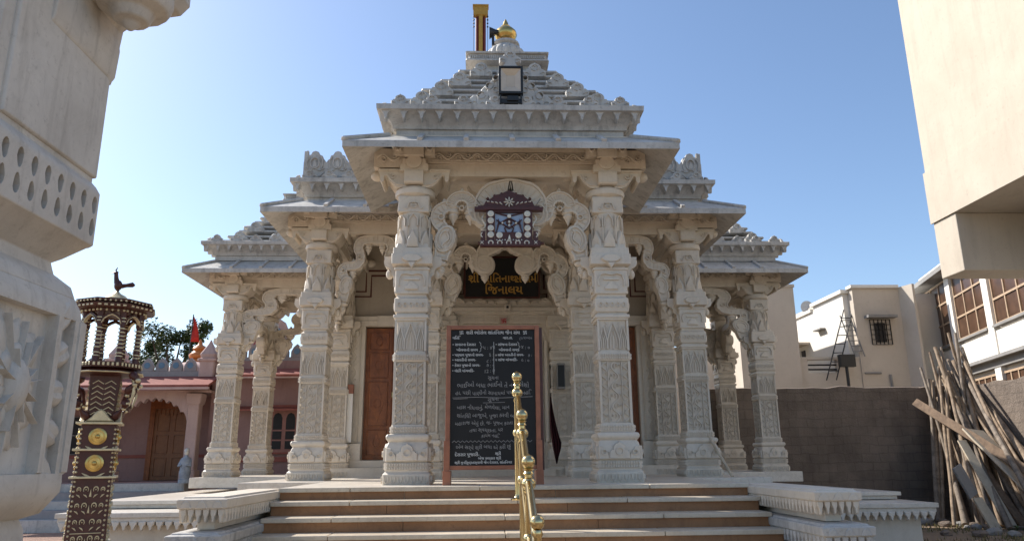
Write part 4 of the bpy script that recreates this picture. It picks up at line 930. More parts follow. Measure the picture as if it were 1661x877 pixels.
# ------------------------------------------------------------------ near column on the left
nc = thing('marble_column', 'big carved marble column with a rosette panel, close by at the left edge', 'column', (-2.58, 2.88, GZ))
G = -GZ
K2 = .09
mb = MB(); mb.square([(z, h+K2) for z, h in ((0,.42),(.25,.42),(.28,.38),(.6,.38),(.66,.36),(1.0,.30),(G-.04,.27),(G+.02,.265),(G+.06,.25),(G+.08,.30),(G+.16,.345),(G+.20,.347),(G+.235,.345),(G+.237,.30),(G+.87,.298),(G+.872,.342),(G+.92,.335),(G+.97,.315))], ch=.03)
def leaf(mb, P, pts, w, h, o=0):
    R = []
    for i, p in enumerate(pts):
        a = pts[max(i-1, 0)]; b = pts[min(i+1, len(pts)-1)]; dx, dy = b[0]-a[0], b[1]-a[1]; l = sqrt(dx*dx+dy*dy) or 1; nx, ny = -dy/l, dx/l; t = w[i]/max(w)
        R.append([P(p[0]+nx*w[i]*.5*cos(q), p[1]+ny*w[i]*.5*cos(q), o-.004+h*(.25+.75*t)*sin(q)*(1-.25*(abs(q-pi/2) < .2))) for q in [j*pi/8 for j in range(9)]])
    mb.loft(R)
def rosette(P, cx, cz, rx, rz):
    for n_, k_, off, hh, wk in ((10, 1.0, .16, .036, .62), (8, .60, .5, .058, .72)):
        for i in range(n_):
            a = i*2*pi/n_+off; L = k_*(1 if i % 2 else .86); wv = rx*wk; e = lambda t: (cx+cos(a)*rx*L*t, cz+sin(a)*rz*L*t)
            leaf(mb, P, cat([e(.12), e(.35), e(.58), e(.78), e(.92), e(1)], 2), [q_*wv for q_ in (.4,.6,.85,1.05,1.2,1.22,1.1,.85,.5,.28,.04)], hh)
            mb.ridge([e(.3), e(.6), e(.95)], [.012, .010, .003], hh+.012, P, o=hh*.5, flat=.3)
    mb.ball(P(cx, cz, .02), rx*.33, 14, 10, 1, 1, 1.7)
for i in range(4):
    P = FR(i*pi/2, .385)
    for a_, b_ in ((-.433,-.385),(.385,.433),(.215,.25),(-.25,-.215)): mb.prism([(a_, G+.23), (b_, G+.23), (b_, G+.88), (a_, G+.88)], P, .085, -.03, .97)
    P = FR(i*pi/2, .39)
    rosette(P, 0, G+.56, .205, .31)
    for s in (-1, 1):
        for k in range(5):
            z = G+.56+(k-2)*.125; L = .13 if k in (1, 2, 3) else .10; up = (k-2)*.05
            leaf(mb, P, [(s*.25, z), (s*(.25+L*.35), z+up*.6), (s*(.25+L*.65), z+up*1.0), (s*(.25+L*.85), z+up*1.3), (s*(.25+L), z+up*1.6)], [.08, .125, .12, .07, .01], .05)
mb.build('base', M['marble_near'], nc, 55, .008)
mb = MB(); mb.square([(z, h+K2) for z, h in ((G+.97,.315),(G+1.02,.30),(G+1.07,.245),(G+1.12,.235),(G+1.15,.27),(G+1.22,.335),(G+1.225,.345),(G+1.47,.345),(G+1.50,.33),(G+1.52,.315),(G+1.95,.315),(G+2.2,.315))], ch=.03)
band_part = mb.build('shaft', M['marble_near'], nc, 35, .005)
mb = MB()
import bmesh
holes = MB()
for i in range(4):
    P = FR(i*pi/2, .345+K2)
    for k in range(9):
        x = -.37+.0925*k
        for z0, zz, up in ((1.368, 1.445, 0), (1.262, 1.345, 1)):
            n_ = 12; pts = []
            for j in range(n_):
                a = j*2*pi/n_; pp = (x+.022*cos(a)*(1.0 if (sin(a) > 0) != up else .8), G+(z0+zz)/2+.042*sin(a)); pts.append(pp)
            holes.prism(pts, P, .12, -.09, 1.0)
cut = holes.build('cutter', M['marble_near'], nc)
bo = band_part.modifiers.new('holes', 'BOOLEAN'); bo.object = cut; bo.operation = 'DIFFERENCE'; bo.solver = 'EXACT'
bpy.context.view_layer.update(); dg = bpy.context.evaluated_depsgraph_get()
me2 = bpy.data.meshes.new_from_object(band_part.evaluated_get(dg)); band_part.modifiers.clear(); band_part.data = me2; bpy.data.objects.remove(cut)
pan = MB()
for i in range(4):
    P = FR(i*pi/2, .315+K2-.012); pan.prism([(-.31, G+1.54), (.385, G+1.54), (.385, G+2.19), (-.31, G+2.19)], P, .03, -.0, .985)
pan.build('panel', M['marble_near'], nc, 0, .004)
# capital with corner brackets and a round pendant
mb = MB(); mb.square([(z, h+K2) for z, h in ((G+2.2,.315),(G+2.21,.34),(G+2.6,.36),(G+2.62,.42),(G+2.9,.42))], ch=.02)
for i in range(4):
    a = i*pi/2; n = Vector((sin(a), -cos(a), 0)); u = Vector((cos(a), sin(a), 0))
    prof = [(.30,2.03),(.335,2.04),(.345,2.06),(.352,2.20),(.335,2.29),(.37,2.32),(.40,2.36),(.62,2.40),(.66,2.45),(.66,2.9),(.30,2.9)]
    mb.loft([[n*(x+K2) + u*sd + Vector((0, 0, G+z)) for x, z in prof] for sd in (-.12, .40)])
    P = FR(a, .317+K2); mb.prism([(-.40, G+2.30), (.40, G+2.02), (.40, G+2.12), (-.1, G+2.6), (-.40, G+2.6)], P, .03, -.01, .97)
    c = n*(.57+K2*.3); mb.lathe([(z-.10, r) for z, r in ((G+2.27,.01),(G+2.29,.03),(G+2.305,.04),(G+2.315,.075),(G+2.36,.095),(G+2.38,.15),(G+2.42,.17),(G+2.60,.16))], 16, c.x+u.x*.16, c.y+u.y*.16)
mb.build('capital', M['marble_near'], nc, 35, .006)

# ------------------------------------------------------------------ carved lamp tower
lt = thing('carved_tower', 'dark red carved wooden tower with gold ornament and an open octagonal canopy', 'tower', (-3.33, 5.95, 0), radians(22))
def ngon(mb, prof, n=8, ph=pi/8): mb.lathe(prof, n, 0, 0, ph)
mb = MB(); mb.square([(GZ,.22),(GZ+.12,.22),(GZ+.14,.17),(GZ+.2,.15),(.17,.125),(.58,.118),(.60,.09),(.92,.105),(.95,.11)], ch=.004); mb.build('shaft', M['rosewood'], lt)
for z in (-.7, -.30, .17, .37, .565): MB().box(-.155, .155, -.155, .155, z, z+.016).build('ledge', M['inlay'], lt, 0, .003)
gold = MB(); sil = MB()
for i in range(4):
    P = FR(i*pi/2, .122)
    for z in (.28, .475):
        gold = MB(); gold.prism([(.062*cos(a), z+.062*sin(a)) for a in [j*pi/9 for j in range(18)]], P, .014, 0, .85)
        gold.ridge([(.045*cos(a), z+.045*sin(a)) for a in [j*pi/6 for j in range(12)]], .008, .02, P, True, o=.012); gold.ball(P(0, z, .016), .018, 8, 6); gold.build('gold_disc', M['gold'], lt, 30)
        for s in (-1, 1): sil.ridge([(s*.02, z-.095), (s*.05, z-.085), (s*.075, z-.07)], [.004, .02, .004], .008, P)
    for s in (-1, 1):
        for k in range(52):
            z = GZ+.25+.0345*k
            if z < .56: sil.ball(P(s*(.112+.0*z), z, .006+ .018*(.17-z if z < .17 else 0)), .0085, 6, 4)
    for r_ in range(9):
        zb = .12-.115*r_; Pz = FR(i*pi/2, .127+.018*(.17-zb)/1.0)
        for s in (-1, 1):
            for x_, sc_r in ((.032, 1), (.078, .8)):
                sil.ridge([(s*(x_+.016*sc_r*cos(a)), zb-.03+.022*sc_r*sin(a)) for a in [-.6+j*.62 for j in range(8)]], [.004, .008, .011, .012, .011, .009, .007, .003], .012, Pz, o=-.006)
                sil.ridge([(s*(x_-.012), zb-.085), (s*x_, zb-.07), (s*(x_+.014), zb-.062)], [.004, .014, .003], .012, Pz, o=-.006)
                sil.ball(Pz(s*x_, zb-.028, .004), .006, 6, 4)
        if r_ % 3 == 2: sil.ridge([(-.10, zb-.105), (.10, zb-.105)], .008, .012, Pz, o=-.006)
        else: sil.prism([(-.008, zb-.08), (.008, zb-.08), (0, zb-.02)], Pz, .012, -.004)
    P = FR(i*pi/2, .098)
    for s in (-1, 1):
        for k in range(7): sil.ridge([(s*.004, .63+.04*k), (s*.045, .655+.04*k), (s*.08, .63+.04*k)], .009, .014, P, o=-.01)
    gold = MB(); gold.prism([(-.10,.585),(.10,.585),(.06,.62),(.03,.66),(0,.68),(-.03,.66),(-.06,.62)], P, .04, 0, .8); gold.build('gold_leaf', M['inlay'], lt, 30)
sil.build('inlay', M['inlay'], lt, 30)
for i in range(4):
    a = i*pi/2+pi/4; n = Vector((cos(a), sin(a), 0)); br = MB(); gi = MB()
    pth = [(.12,.61),(.18,.66),(.23,.71),(.215,.77),(.26,.83),(.315,.89),(.26,.945)]
    br.tube([n*x+Vector((0,0,z)) for x, z in cat(pth, 4)], [.022+.012*sin(j*.9) for j in range(len(cat(pth, 4)))], 7); b_ = br.build('bracket', M['rosewood'], lt, 50)
    for x, z, r in ((.215,.68,.018),(.245,.72,.02),(.235,.78,.018),(.275,.83,.02),(.33,.89,.022),(.15,.63,.02),(.20,.71,.016),(.30,.86,.02)): gi.ball(n*x+Vector((0,0,z)), r, 7, 5, 1, 1, .8)
    gi.tube([n*.28+Vector((0,0,.92)), n*.30+Vector((0,0,.80)), n*.27+Vector((0,0,.70))], [.008,.012,.004], 6)
    gi.build('gilding', M['inlay'], b_, 50)
mb = MB(); ngon(mb, [(.93,.12),(.945,.24),(.955,.27),(.962,.27),(.965,.22),(.985,.20),(.99,.25),(1.03,.255),(1.035,.21),(1.04,.1)]); mb.build('balcony', M['rosewood'], lt)
mb = MB()
for k in range(8):
    P = FR(k*pi/4, .236, (0, 0, 0)); teeth(mb, P, -.095, .095, .995, 1.028, 6, .006, .5)
    P = FR(k*pi/4, .27); 
mb.lathe([(.948,.268),(.951,.278),(.955,.278),(.958,.268)], 8, 0, 0, pi/8)
mb.build('balcony_inlay', M['inlay'], lt)
for k in range(8):
    a = k*pi/4+pi/8; x, y = .205*cos(a), .205*sin(a); po = MB(); po.lathe([(1.03,.026),(1.07,.026),(1.08,.018),(1.12,.024),(1.16,.018),(1.30,.016),(1.33,.024),(1.36,.018),(1.42,.03)], 8, x, y); p_ = po.build('pillar', M['rosewood'], lt, 40)
    po = MB()
    for z in (1.075, 1.10, 1.14, 1.17, 1.20, 1.23, 1.26, 1.29, 1.345, 1.37): po.lathe([(z-.005,.018),(z-.003,.0265),(z+.004,.0265),(z+.006,.018)], 8, x, y)
    po.build('ring', M['inlay'], p_, 40)
for k in range(8):
    P = FR(k*pi/4, .193); ar = MB(); ar.ridge([(-.075, 1.33), (-.06, 1.375), (-.03, 1.395), (0, 1.41), (.03, 1.395), (.06, 1.375), (.075, 1.33)], .022, .02, P); a_ = ar.build('arch', M['rosewood'], lt)
    ar = MB(); ar.ridge([(-.068, 1.325), (-.052, 1.365), (-.027, 1.385), (0, 1.398), (.027, 1.385), (.052, 1.365), (.068, 1.325)], .007, .026, P); ar.build('trim', M['inlay'], a_)
mb = MB(); ngon(mb, [(1.415,.20),(1.42,.235),(1.44,.245),(1.445,.30),(1.47,.315),(1.475,.26),(1.49,.26),(1.495,.285),(1.515,.29),(1.52,.20),(1.535,.10),(1.54,.05)]); mb.build('canopy', M['rosewood'], lt)
mb = MB()
for k in range(8):
    P = FR(k*pi/4, .2625); 
    for j in range(6): mb.ball(P(-.09+.036*j, 1.497, .006), .009, 6, 4)
    P = FR(k*pi/4, .27)
    for j in range(5): mb.prism([(-.10+.043*j, 1.452), (-.075+.043*j, 1.452), (-.075+.043*j, 1.466), (-.10+.043*j, 1.466)], P, .018)
    P = FR(k*pi/4, .222)
    for j in range(5): mb.ball(P(-.08+.04*j, 1.428, .004), .010, 6, 4)
mb.lathe([(1.535,.11),(1.54,.12),(1.545,.105),(1.556,.10),(1.56,.085),(1.58,.07),(1.60,.03),(1.62,.012)], 20); mb.build('canopy_inlay', M['inlay'], lt, 40)
mb = MB(); mb.ball((0, 0, 1.67), .034, 10, 8, .9, .9, 1.3); mb.tube([(-.01,0,1.69),(-.02,0,1.73),(-.025,0,1.765),(-.02,0,1.785)], [.024,.018,.016,.012], 8); mb.tube([(.02,0,1.665),(.06,0,1.675),(.105,0,1.685),(.12,0,1.68)], [.02,.016,.022,.008], 8); mb.tube([(-.03,0,1.79),(-.02,0,1.82)], [.008,.003], 5); mb.tube([(0,0,1.62),(0,0,1.64)], .012, 6); mb.tube([(-.03,0,1.775),(-.06,0,1.765)], [.010,.002], 6)
mb.build('bird', M['rosewood'], lt, 60)

# ------------------------------------------------------------------ pink temple on the left
pk = thing('pink_temple', 'pink building with red awnings, scalloped arches and a small dome, left behind the columns', 'temple')
YP = 20.0
mb = MB(); mb.box(-14, -7.62, YP+1.3, YP+5, GZ, 2.5); mb.box(-7.60, -2.2, YP+.25, YP+5, GZ, 2.95); mb.build('wall', M['pink'], pk)
mb = MB(); mb.box(-14, -7.45, YP-.2, YP+1.298, GZ, -.16); mb.build('plinth', M['pink'], pk)
for k in range(5):
    mb = MB(); mb.box(-13.2-.0*k, -7.8+.0*k, YP-.5-.32*k, YP-.203-.32*(k-1) if k == 0 else YP-.501-.32*(k-1), GZ, -.19-.19*k); mb.build('step', M['grey_pale'] if k % 2 else M['marble_top'], pk, 0, .01)
for x in (-7.9, -9.95, -12.0):
    c = part('column', pk, (x, YP, 0)); mb = MB(); mb.square([(-.16,.2),(.1,.2),(.12,.15),(1.75,.14),(1.8,.18),(1.95,.2),(2.05,.2)], ch=.02); mb.build('shaft', M['pink_pale'], c)
def scallop(mb, x0, x1, zs, zt, y0, y1, ztop, n=9):
    pts = []; m = (x0+x1)/2
    for i in range(n*6+1):
        t = i/(n*6); x = x0+(x1-x0)*t; z = zs+(zt-zs)*sin(pi*t)**.6; z -= .09*(1-abs(sin(t*n*pi))); pts.append((x, max(z, zs-.05)))
    poly = [(x0, ztop)] + pts + [(x1, ztop)]
    R0 = [(x, y0, z) for x, z in poly]; R1 = [(x, y1, z) for x, z in poly]; mb.loft([R0, R1])
for x0, x1 in ((-9.8, -8.05), (-11.85, -10.1), (-14, -12.15)):
    mb = MB(); scallop(mb, x0, x1, 1.35, 1.95, YP-.08, YP+.08, 2.12); mb.build('arch', M['pink_pale'], pk)
d = part('door', pk, (-8.95, YP+1.3, 0)); mb = MB(); mb.box(-.48, .48, -.06, -.001, -.15, 1.75)
for cx_ in (-.24, .24):
    for z0 in (-.05, .55, 1.15): mb.ridge([(cx_-.16, z0), (cx_+.16, z0), (cx_+.16, z0+.48), (cx_-.16, z0+.48)], .03, .02, FR(0, .06), True)
mb.build('leaf', woodm('light_door_wood', (.16, .06, .022), (.30, .13, .05), 2, .5, .5), d)
mb = MB()
for x0, x1, z0, z1 in ((-.62,-.481,-.15,2.0),(.481,.62,-.15,2.0),(-.48,.48,1.752,2.0)): mb.box(x0, x1, -.10, -.001, z0, z1)
for k in range(9):
    x = -.44+.11*k; mb.ridge([(x, 1.74), (x+.0, 1.62-.06*sin(pi*k/8))], [.03, .008], .015, FR(0, .065))
mb.build('door_frame', M['door'], d)
d = part('door', pk, (-7.18, YP+.25, 0))
mb = MB(); mb.box(-.3, .25, -.05, -.001, -.15, 1.7); mb.build('leaf', M['dark'], d)
mb = MB()
for k in range(5): mb.ridge([(-.26+.12*k, -.1), (-.26+.12*k, 1.6)], .015, .02, FR(0, .055))
mb.build('grille', M['concrete'], d)
for x in (-10.6, -11.6):
    wn = part('window', pk, (x, YP+1.3, 0)); mb = MB(); mb.box(-.2, .2, -.04, -.001, .55, 1.55); mb.build('glass', M['dark'], wn)
    mb = MB(); mb.ridge([(-.2,.55),(.2,.55),(.2,1.55),(-.2,1.55)], .05, .03, FR(0, .04), True); mb.ridge([(-.2,1.05),(.2,1.05)], .03, .03, FR(0, .04)); mb.build('frame', M['concrete'], wn)
for x in (-5.62, -4.4):
    wn = part('window', pk, (x, YP+.25, 0)); mb = MB(); mb.box(-.36, .36, -.06, -.001, .54, 1.66)
    mb.build('frame', M['frame_wood'] if 0 else plain('pink_window_frame', (.36, .17, .13), .7), wn)
    g = MB()
    for s in (-1, 1):
        P = FR(0, .06)
        g.prism([(s*.17-.12,1.12),(s*.17+.12,1.12),(s*.17+.12,1.42),(s*.17+.08,1.52),(s*.17,1.56),(s*.17-.08,1.52),(s*.17-.12,1.42)], P, .008); g.prism([(s*.17-.12,.62),(s*.17+.12,.62),(s*.17+.12,.83),(s*.17-.12,.83)], P, .008); g.prism([(s*.17-.12,.87),(s*.17+.12,.87),(s*.17+.12,1.08),(s*.17-.12,1.08)], P, .008)
    g.build('pane', M['dark'], wn)
    mb = MB(); mb.box(-.42, .42, -.09, -.061, .50, .54); mb.box(-.42, .42, -.10, -.061, 1.70, 1.76); mb.build('sill', M['red_tile'], wn)
mb = MB(); mb.box(-7.60, -2.2, YP+.2, YP+.249, .30, .42); mb.box(-13.9, -7.63, YP+1.25, YP+1.299, .44, .52); mb.build('wall_band', M['red_tile'], pk)
def slope(mb, x0, x1, y0, y1, z0, z1, th=.06):
    mb.add([(x0,y0,z0),(x1,y0,z0),(x1,y1,z1),(x0,y1,z1),(x0,y0,z0+th),(x1,y0,z0+th),(x1,y1,z1+th),(x0,y1,z1+th)], [(0,3,2,1),(4,5,6,7),(0,1,5,4),(1,2,6,5),(2,3,7,6),(3,0,4,7)])
mb = MB(); slope(mb, -14, -7.35, YP-.75, YP+.05, 2.16, 2.46); slope(mb, -7.3, -2.2, YP-.35, YP+.24, 2.46, 2.68); slope(mb, -7.3, -2.2, YP-.1, YP+.24, 1.60, 1.70, .04); mb.build('awning', M['red_tile'], pk)
mb = MB(); mb.box(-14, -7.33, YP-.78, YP-.70, 2.10, 2.157); mb.box(-7.3, -2.2, YP-.36, YP-.30, 2.42, 2.457); mb.box(-14, -7.5, YP-.1, YP+1.3, 2.08, 2.14); mb.build('fascia', M['pink_pale'], pk)
def merlons(mb, mt, x0, x1, y, z, n, w_=.30, h_=.42):
    for i in range(n):
        x = x0+(x1-x0)*(i+.5)/n; P = FR(0, -y)
        mb.prism([(x-w_/2, z), (x+w_/2, z), (x+w_/2, z+h_*.4), (x+w_*.3, z+h_*.75), (x, z+h_), (x-w_*.3, z+h_*.75), (x-w_/2, z+h_*.4)], P, .10, -.1, .97)
        mt.prism([(x+w_*.26*cos(a), z+h_*.42+w_*.26*sin(a)) for a in [j*pi/5 for j in range(10)]], P, .012, 0, .85)
mb = MB(); mt = MB(); mb.box(-14, -7.55, YP+.07, YP+.17, 2.45, 2.66); merlons(mb, mt, -14, -7.6, YP+.07, 2.66, 17, .32, .36)
mb.box(-7.6, -2.2, YP+.26, YP+.40, 2.953, 3.05); merlons(mb, mt, -7.5, -2.2, YP+.25, 3.05, 14, .32, .36)
mb.build('parapet', M['grey_pale'], pk); mt.build('blue_disc', M['blue'], pk)
for x in (-10.1, -7.7, -12.0):
    mb = MB(); mb.square([(2.5,.2),(2.9,.2),(2.92,.24),(2.98,.24),(3.0,.18),(3.1,.20),(3.2,.15),(3.3,.10),(3.4,.05),(3.5,.01)], x, YP+.15, .03); mb.build('turret', M['pink_pale'], pk)
mb = MB(); mb.lathe([(2.4,.95),(2.7,.92),(2.85,.78),(2.98,.5),(3.03,.25)], 24, -8.38, YP+1.2); mb.build('dome', M['pink_pale'], pk, 60)
mb = MB(); mb.lathe([(2.98,.26),(3.02,.32),(3.08,.30),(3.12,.2),(3.16,.26),(3.24,.28),(3.32,.2),(3.36,.16),(3.42,.2),(3.48,.16),(3.53,.07),(3.60,.05),(3.70,.01)], 20, -8.38, YP+1.2); mb.build('finial', M['saffron'], pk, 60)
fg = thing('flag', 'small red pennant on a thin pole above the pink temple', 'flag', (-8.75, YP+1.4, 2.9))
mb = MB(); mb.tube([(0,0,-.3),(0.02,0,1.55)], .015, 6); mb.build('pole', M['black'], fg)
mb = MB(); R = [[(.03+.16*(.0)+x, .04*sin(z*6+x*9), z) for x in (0, .06+.10*t, .12+.14*t)] for z, t in ((1.50,-.8),(1.3,-.2),(1.1,.2),(.9,.5),(.75,.7))]; mb.loft(R, cap=False, closed=False); o_ = mb.build('cloth', M['flag_red'], fg, 60); so = o_.modifiers.new('s', 'SOLIDIFY'); so.thickness = .008
st = thing('statue', 'small pale blue and white standing statue beside the pink temple door', 'statue', (-7.76, 19.35, -.19)); st.scale = (.85, .85, .82)
mb = MB(); mb.lathe([(0,.17),(.1,.17),(.12,.13),(.3,.16),(.5,.14),(.62,.16),(.72,.14),(.78,.05),(.82,.05)], 14); mb.tube([(.12,0,.68),(.17,-.08,.5),(.06,-.15,.52)], [.045,.04,.03], 8); mb.tube([(-.12,0,.68),(-.17,-.08,.5),(-.06,-.15,.52)], [.045,.04,.03], 8); mb.build('body', plain('statue_paint', (.42, .47, .52), .6, 0, .5, 6), st, 60)
mb = MB(); mb.ball((0,0,.88), .075, 12, 10, .9, .95, 1.2); mb.lathe([(.93,.08),(.98,.07),(1.04,.02)], 10); mb.build('head', M['silver'], st, 60)
pa = thing('painted_panel', 'round topped panel painted red and blue above the pink temple roof', 'painted panel', (-6.35, 20.9, 3.1))
mb = MB(); P = FR(0, 0); mb.prism([(-.55,0),(.55,0),(.55,.7),(.42,1.0),(.2,1.15),(0,1.2),(-.2,1.15),(-.42,1.0),(-.55,.7)], P, .08, 0, .97); mb.build('panel', M['pink_pale'], pa)
mb = MB(); mb.prism([(-.42,.12),(.42,.12),(.42,.62),(.15,1.0),(-.15,1.0),(-.42,.62)], P, .03, .075); mb.build('painting', plain('painted_red', (.40, .10, .09), .7, 0, .5, 4), pa)
mb = MB()
for s in (-1, 1): mb.prism([(s*.18,.55),(s*.40,.5),(s*.38,.75),(s*.2,.88)], P, .02, .10)
mb.ridge([(0,.1),(0.02,.5),(0.1,1.0)], .05, .12, P, o=.1); mb.build('painted_figure', M['blue'], pa)

# ------------------------------------------------------------------ buildings on the right
bb = thing('beige_building', 'tall plain beige building directly behind the right wing of the temple', 'building')
mb = MB(); mb.box(8.15, 10.13, 24, 30, GZ, 5.85); mb.box(8.1, 10.16, 23.95, 30.1, 5.85, 5.95); mb.build('wall', M['beige'], bb)
b0 = thing('low_building', 'low beige building seen through the gap behind the right columns', 'building')
mb = MB(); mb.box(6.0, 8.0, 26, 31, GZ, 4.0); mb.box(5.95, 8.05, 25.95, 31.05, 4.0, 4.12); mb.build('wall', M['beige'], b0)
h1 = thing('white_house', 'white house with a stepped parapet and sunlit side wall', 'house')
mb = MB(); mb.box(12.0, 18, 24.4, 26.7, GZ, 5.72); mb.box(12.0, 18, 26.702, 33, GZ, 5.55); mb.build('wall', M['white_wall'], h1)
mb = MB(); mb.box(11.9, 12.25, 24.3, 26.75, 5.72, 5.84); mb.box(11.92, 12.2, 26.8, 33, 5.55, 5.66); mb.build('coping', M['white_wall'], h1)
for k, yy in enumerate((27.9, 28.35, 28.8)):
    wn = part('window', h1, (12.0, yy, 0)); mb = MB(); mb.box(-.03, -.002, -.15, .15, 3.55, 4.25); mb.build('pane', M['dark'], wn); mb = MB(); mb.box(-.05, -.001, .16, .21, 3.5, 4.3); mb.build('frame', M['white_wall'], wn)
mb = MB(); mb.box(11.5, 11.99, 27.3, 29.4, 4.42, 4.5); mb.build('sun_shade', M['beige'], h1); mb = MB(); mb.box(11.8, 11.99, 25.9, 26.5, 4.75, 4.8); mb.build('ledge', M['concrete'], h1)
h2 = thing('cream_house', 'cream house with one barred window under a grey shade', 'house')
mb = MB(); mb.box(12.18, 13.78, 24.05, 30, GZ, 5.83); mb.add([(13.78,24.05,GZ),(13.95,23.5,GZ),(14.03,23.5,GZ),(14.03,30,GZ),(13.78,30,GZ),(13.78,24.05,5.86),(13.95,23.5,5.86),(14.03,23.5,5.86),(14.03,30,5.86),(13.78,30,5.86)], [(0,1,6,5),(1,2,7,6),(2,3,8,7),(3,4,9,8),(4,0,5,9),(5,6,7,8,9),(4,3,2,1,0)])
mb.build('wall', M['beige'], h2)
mb = MB(); mb.box(12.1, 13.76, 23.95, 24.3, 5.83, 5.93); mb.build('coping', M['white_wall'], h2)
mb = MB(); mb.box(10.14, 12.178, 24.1, 24.3, GZ, 2.98); mb.box(10.14, 10.4, 24.1, 24.3, 2.98, 3.42); mb.box(11.4, 12.178, 24.1, 24.3, 2.98, 3.42); mb.box(10.14, 12.178, 24.08, 24.32, 3.422, 3.5); mb.build('terrace_wall', M['beige'], h2)
mb = MB(); 
for z in (3.1, 3.25): mb.tube([(10.4, 24.2, z), (11.4, 24.2, z)], .03, 8)
mb.build('terrace_rail', M['black'], h2)
wn = part('window', h2, (12.98, 24.05, -.12)); mb = MB(); mb.box(-.17, .17, -.03, -.002, 4.1, 4.75); mb.build('pane', M['dark'], wn)
mb = MB()
for i in range(6): mb.ridge([(-.34+.136*i, 4.02), (-.34+.136*i, 4.86)], .02, .04, FR(0, .03)); mb.ridge([(-.34, 4.02+.168*i), (.34, 4.02+.168*i)], .02, .04, FR(0, .03))
mb.build('grille', M['black'], wn); mb = MB(); mb.box(-.5, .5, -.3, -.002, 4.9, 4.99); mb.build('shade', M['concrete'], wn)
mb = MB(); mb.tube([(12.25, 24.0, 2.95), (12.8, 24.0, 2.95)], .03, 6); mb.tube([(13.1, 24.0, 2.9), (13.15, 24.0, 1.6)], .045, 6); mb.build('pipe', M['concrete'], h2)
ep = thing('meter_post', 'dark electric box on a thin post in front of the cream house', 'electric box', (11.45, 23.6, GZ))
mb = MB(); mb.tube([(0,0,0),(0,0,4.4)], .05, 8); mb.build('post', M['black'], ep); mb = MB(); mb.box(-.22, .28, -.1, .1, 4.35, 4.75); mb.build('box', M['black'], ep, 0, .01)
for (ax, ay, az, bx, by, bz, lab) in ((10.95,23.7,2.7,12.13,24.35,5.15,'dark metal ladder leaning against the white house'),(12.14,23.98,3.5,11.95,24.3,4.95,'thin ladder propped in the corner beside the cream house')):
    ld = thing('ladder', lab, 'ladder', (ax, ay, az)); d = Vector((bx-ax, by-ay, bz-az)); sd = Vector((.19, -.05, 0)).normalized()*.15
    for s in (-1, 1): mb = MB(); mb.tube([sd*s, sd*s+d], .02, 6); mb.build('rail', M['concrete'] if 'thin' in lab else M['black'], ld)
    for k in range(1, 8): mb = MB(); q = d*(k/8); mb.tube([q-sd, q+sd], .015, 6); mb.build('rung', M['concrete'] if 'thin' in lab else M['black'], ld)
ds = thing('satellite_dish', 'grey satellite dish on the flat roof beside the tall beige building', 'dish', (12.3, 27.8, 5.55))
mb = MB(); mb.loft([[(-.35*t*0+ .26*r*cos(a)-.1*r*r, -.1 - .08*r*r, .35+.26*r*sin(a)) for a in [j*pi/8 for j in range(16)]] for r, t in ((.05,0),(.5,0),(1,0))]); mb.build('reflector', M['dish'], ds, 60)
mb = MB(); mb.tube([(0,0,0),(0,0,.42)], .03, 6); mb.tube([(0,-.1,.45),(0,-.55,.35)], .015, 6); mb.build('stand', M['dish'], ds)
dk = thing('dark_building', 'dark grey building in the narrow gap left of the windowed block', 'building')
mb = MB(); mb.box(14.5, 20, 28, 34, GZ, 5.4); mb.build('wall', M['concrete'], dk); mb = MB(); mb.box(14.4, 20, 27.5, 28, 5.402, 5.55); mb.box(14.6, 20, 27.94, 27.999, 3.6, 5.2); mb.build('roof', M['dark'], dk)
# apartment block: local x runs along its long wall towards the viewer, rotated 15 degrees
ab = thing('apartment_block', 'white block with rows of large brown gridded windows', 'building', (15.7, 26, 0), 0)
ab.rotation_euler.z = atan2(-.966, -.259)   # local +x = (-.259,-.966); local -y = outward (left) side
L_ = 16
mb = MB(); mb.box(0, L_, .06, 8, GZ, 6.6)
ww = mb.build('wall', M['white_wall'], ab)
mb = MB(); mb.box(-.3, L_, -.5, .059, 6.0, 6.16); mb.box(-.1, L_, -.12, .059, 2.66, 3.0); mb.box(-.1, L_, -.3, .059, 2.86, 2.96); mb.build('cornice', M['concrete'], ab, 0, .01)
mb = MB()
for x in (0.0, 2.95, 5.85, 8.75, 11.65): mb.box(x, x+.42, -.10, .059, 2.3 if x else GZ, 5.98)
mb.box(.42, L_, -.06, .059, 3.02, 3.66); mb.build('pier', M['white_wall'], ab)
def local_win(x0, x1, z0, z1, nx, nz):
    wn = part('window', ab); mb = MB(); mb.box(x0, x1, .0, .05, z0, z1); mb.build('pane', M['glass_brown'], wn)
    mb = MB()
    for i in range(nx+1): x = x0+(x1-x0)*i/nx; mb.box(x-.03, x+.03, -.03, -.001, z0, z1)
    for i in range(nz+1): z = z0+(z1-z0)*i/nz; mb.box(x0, x1, -.036, -.031, z-.03, z+.03)
    mb.build('frame', M['frame_wood'], wn)
    mb = MB(); mb.box(x0-.05, x1+.05, -.14, -.04, z0-.1, z0-.032); mb.build('sill', M['concrete'], wn)
for x in (.42, 3.37, 6.27, 9.17, 12.07): local_win(x+.05, x+2.45, 3.85, 5.9, 3, 3)
for x in (3.9, 6.2, 8.5): local_win(x, x+1.9, 1.3, 2.5, 4, 2)
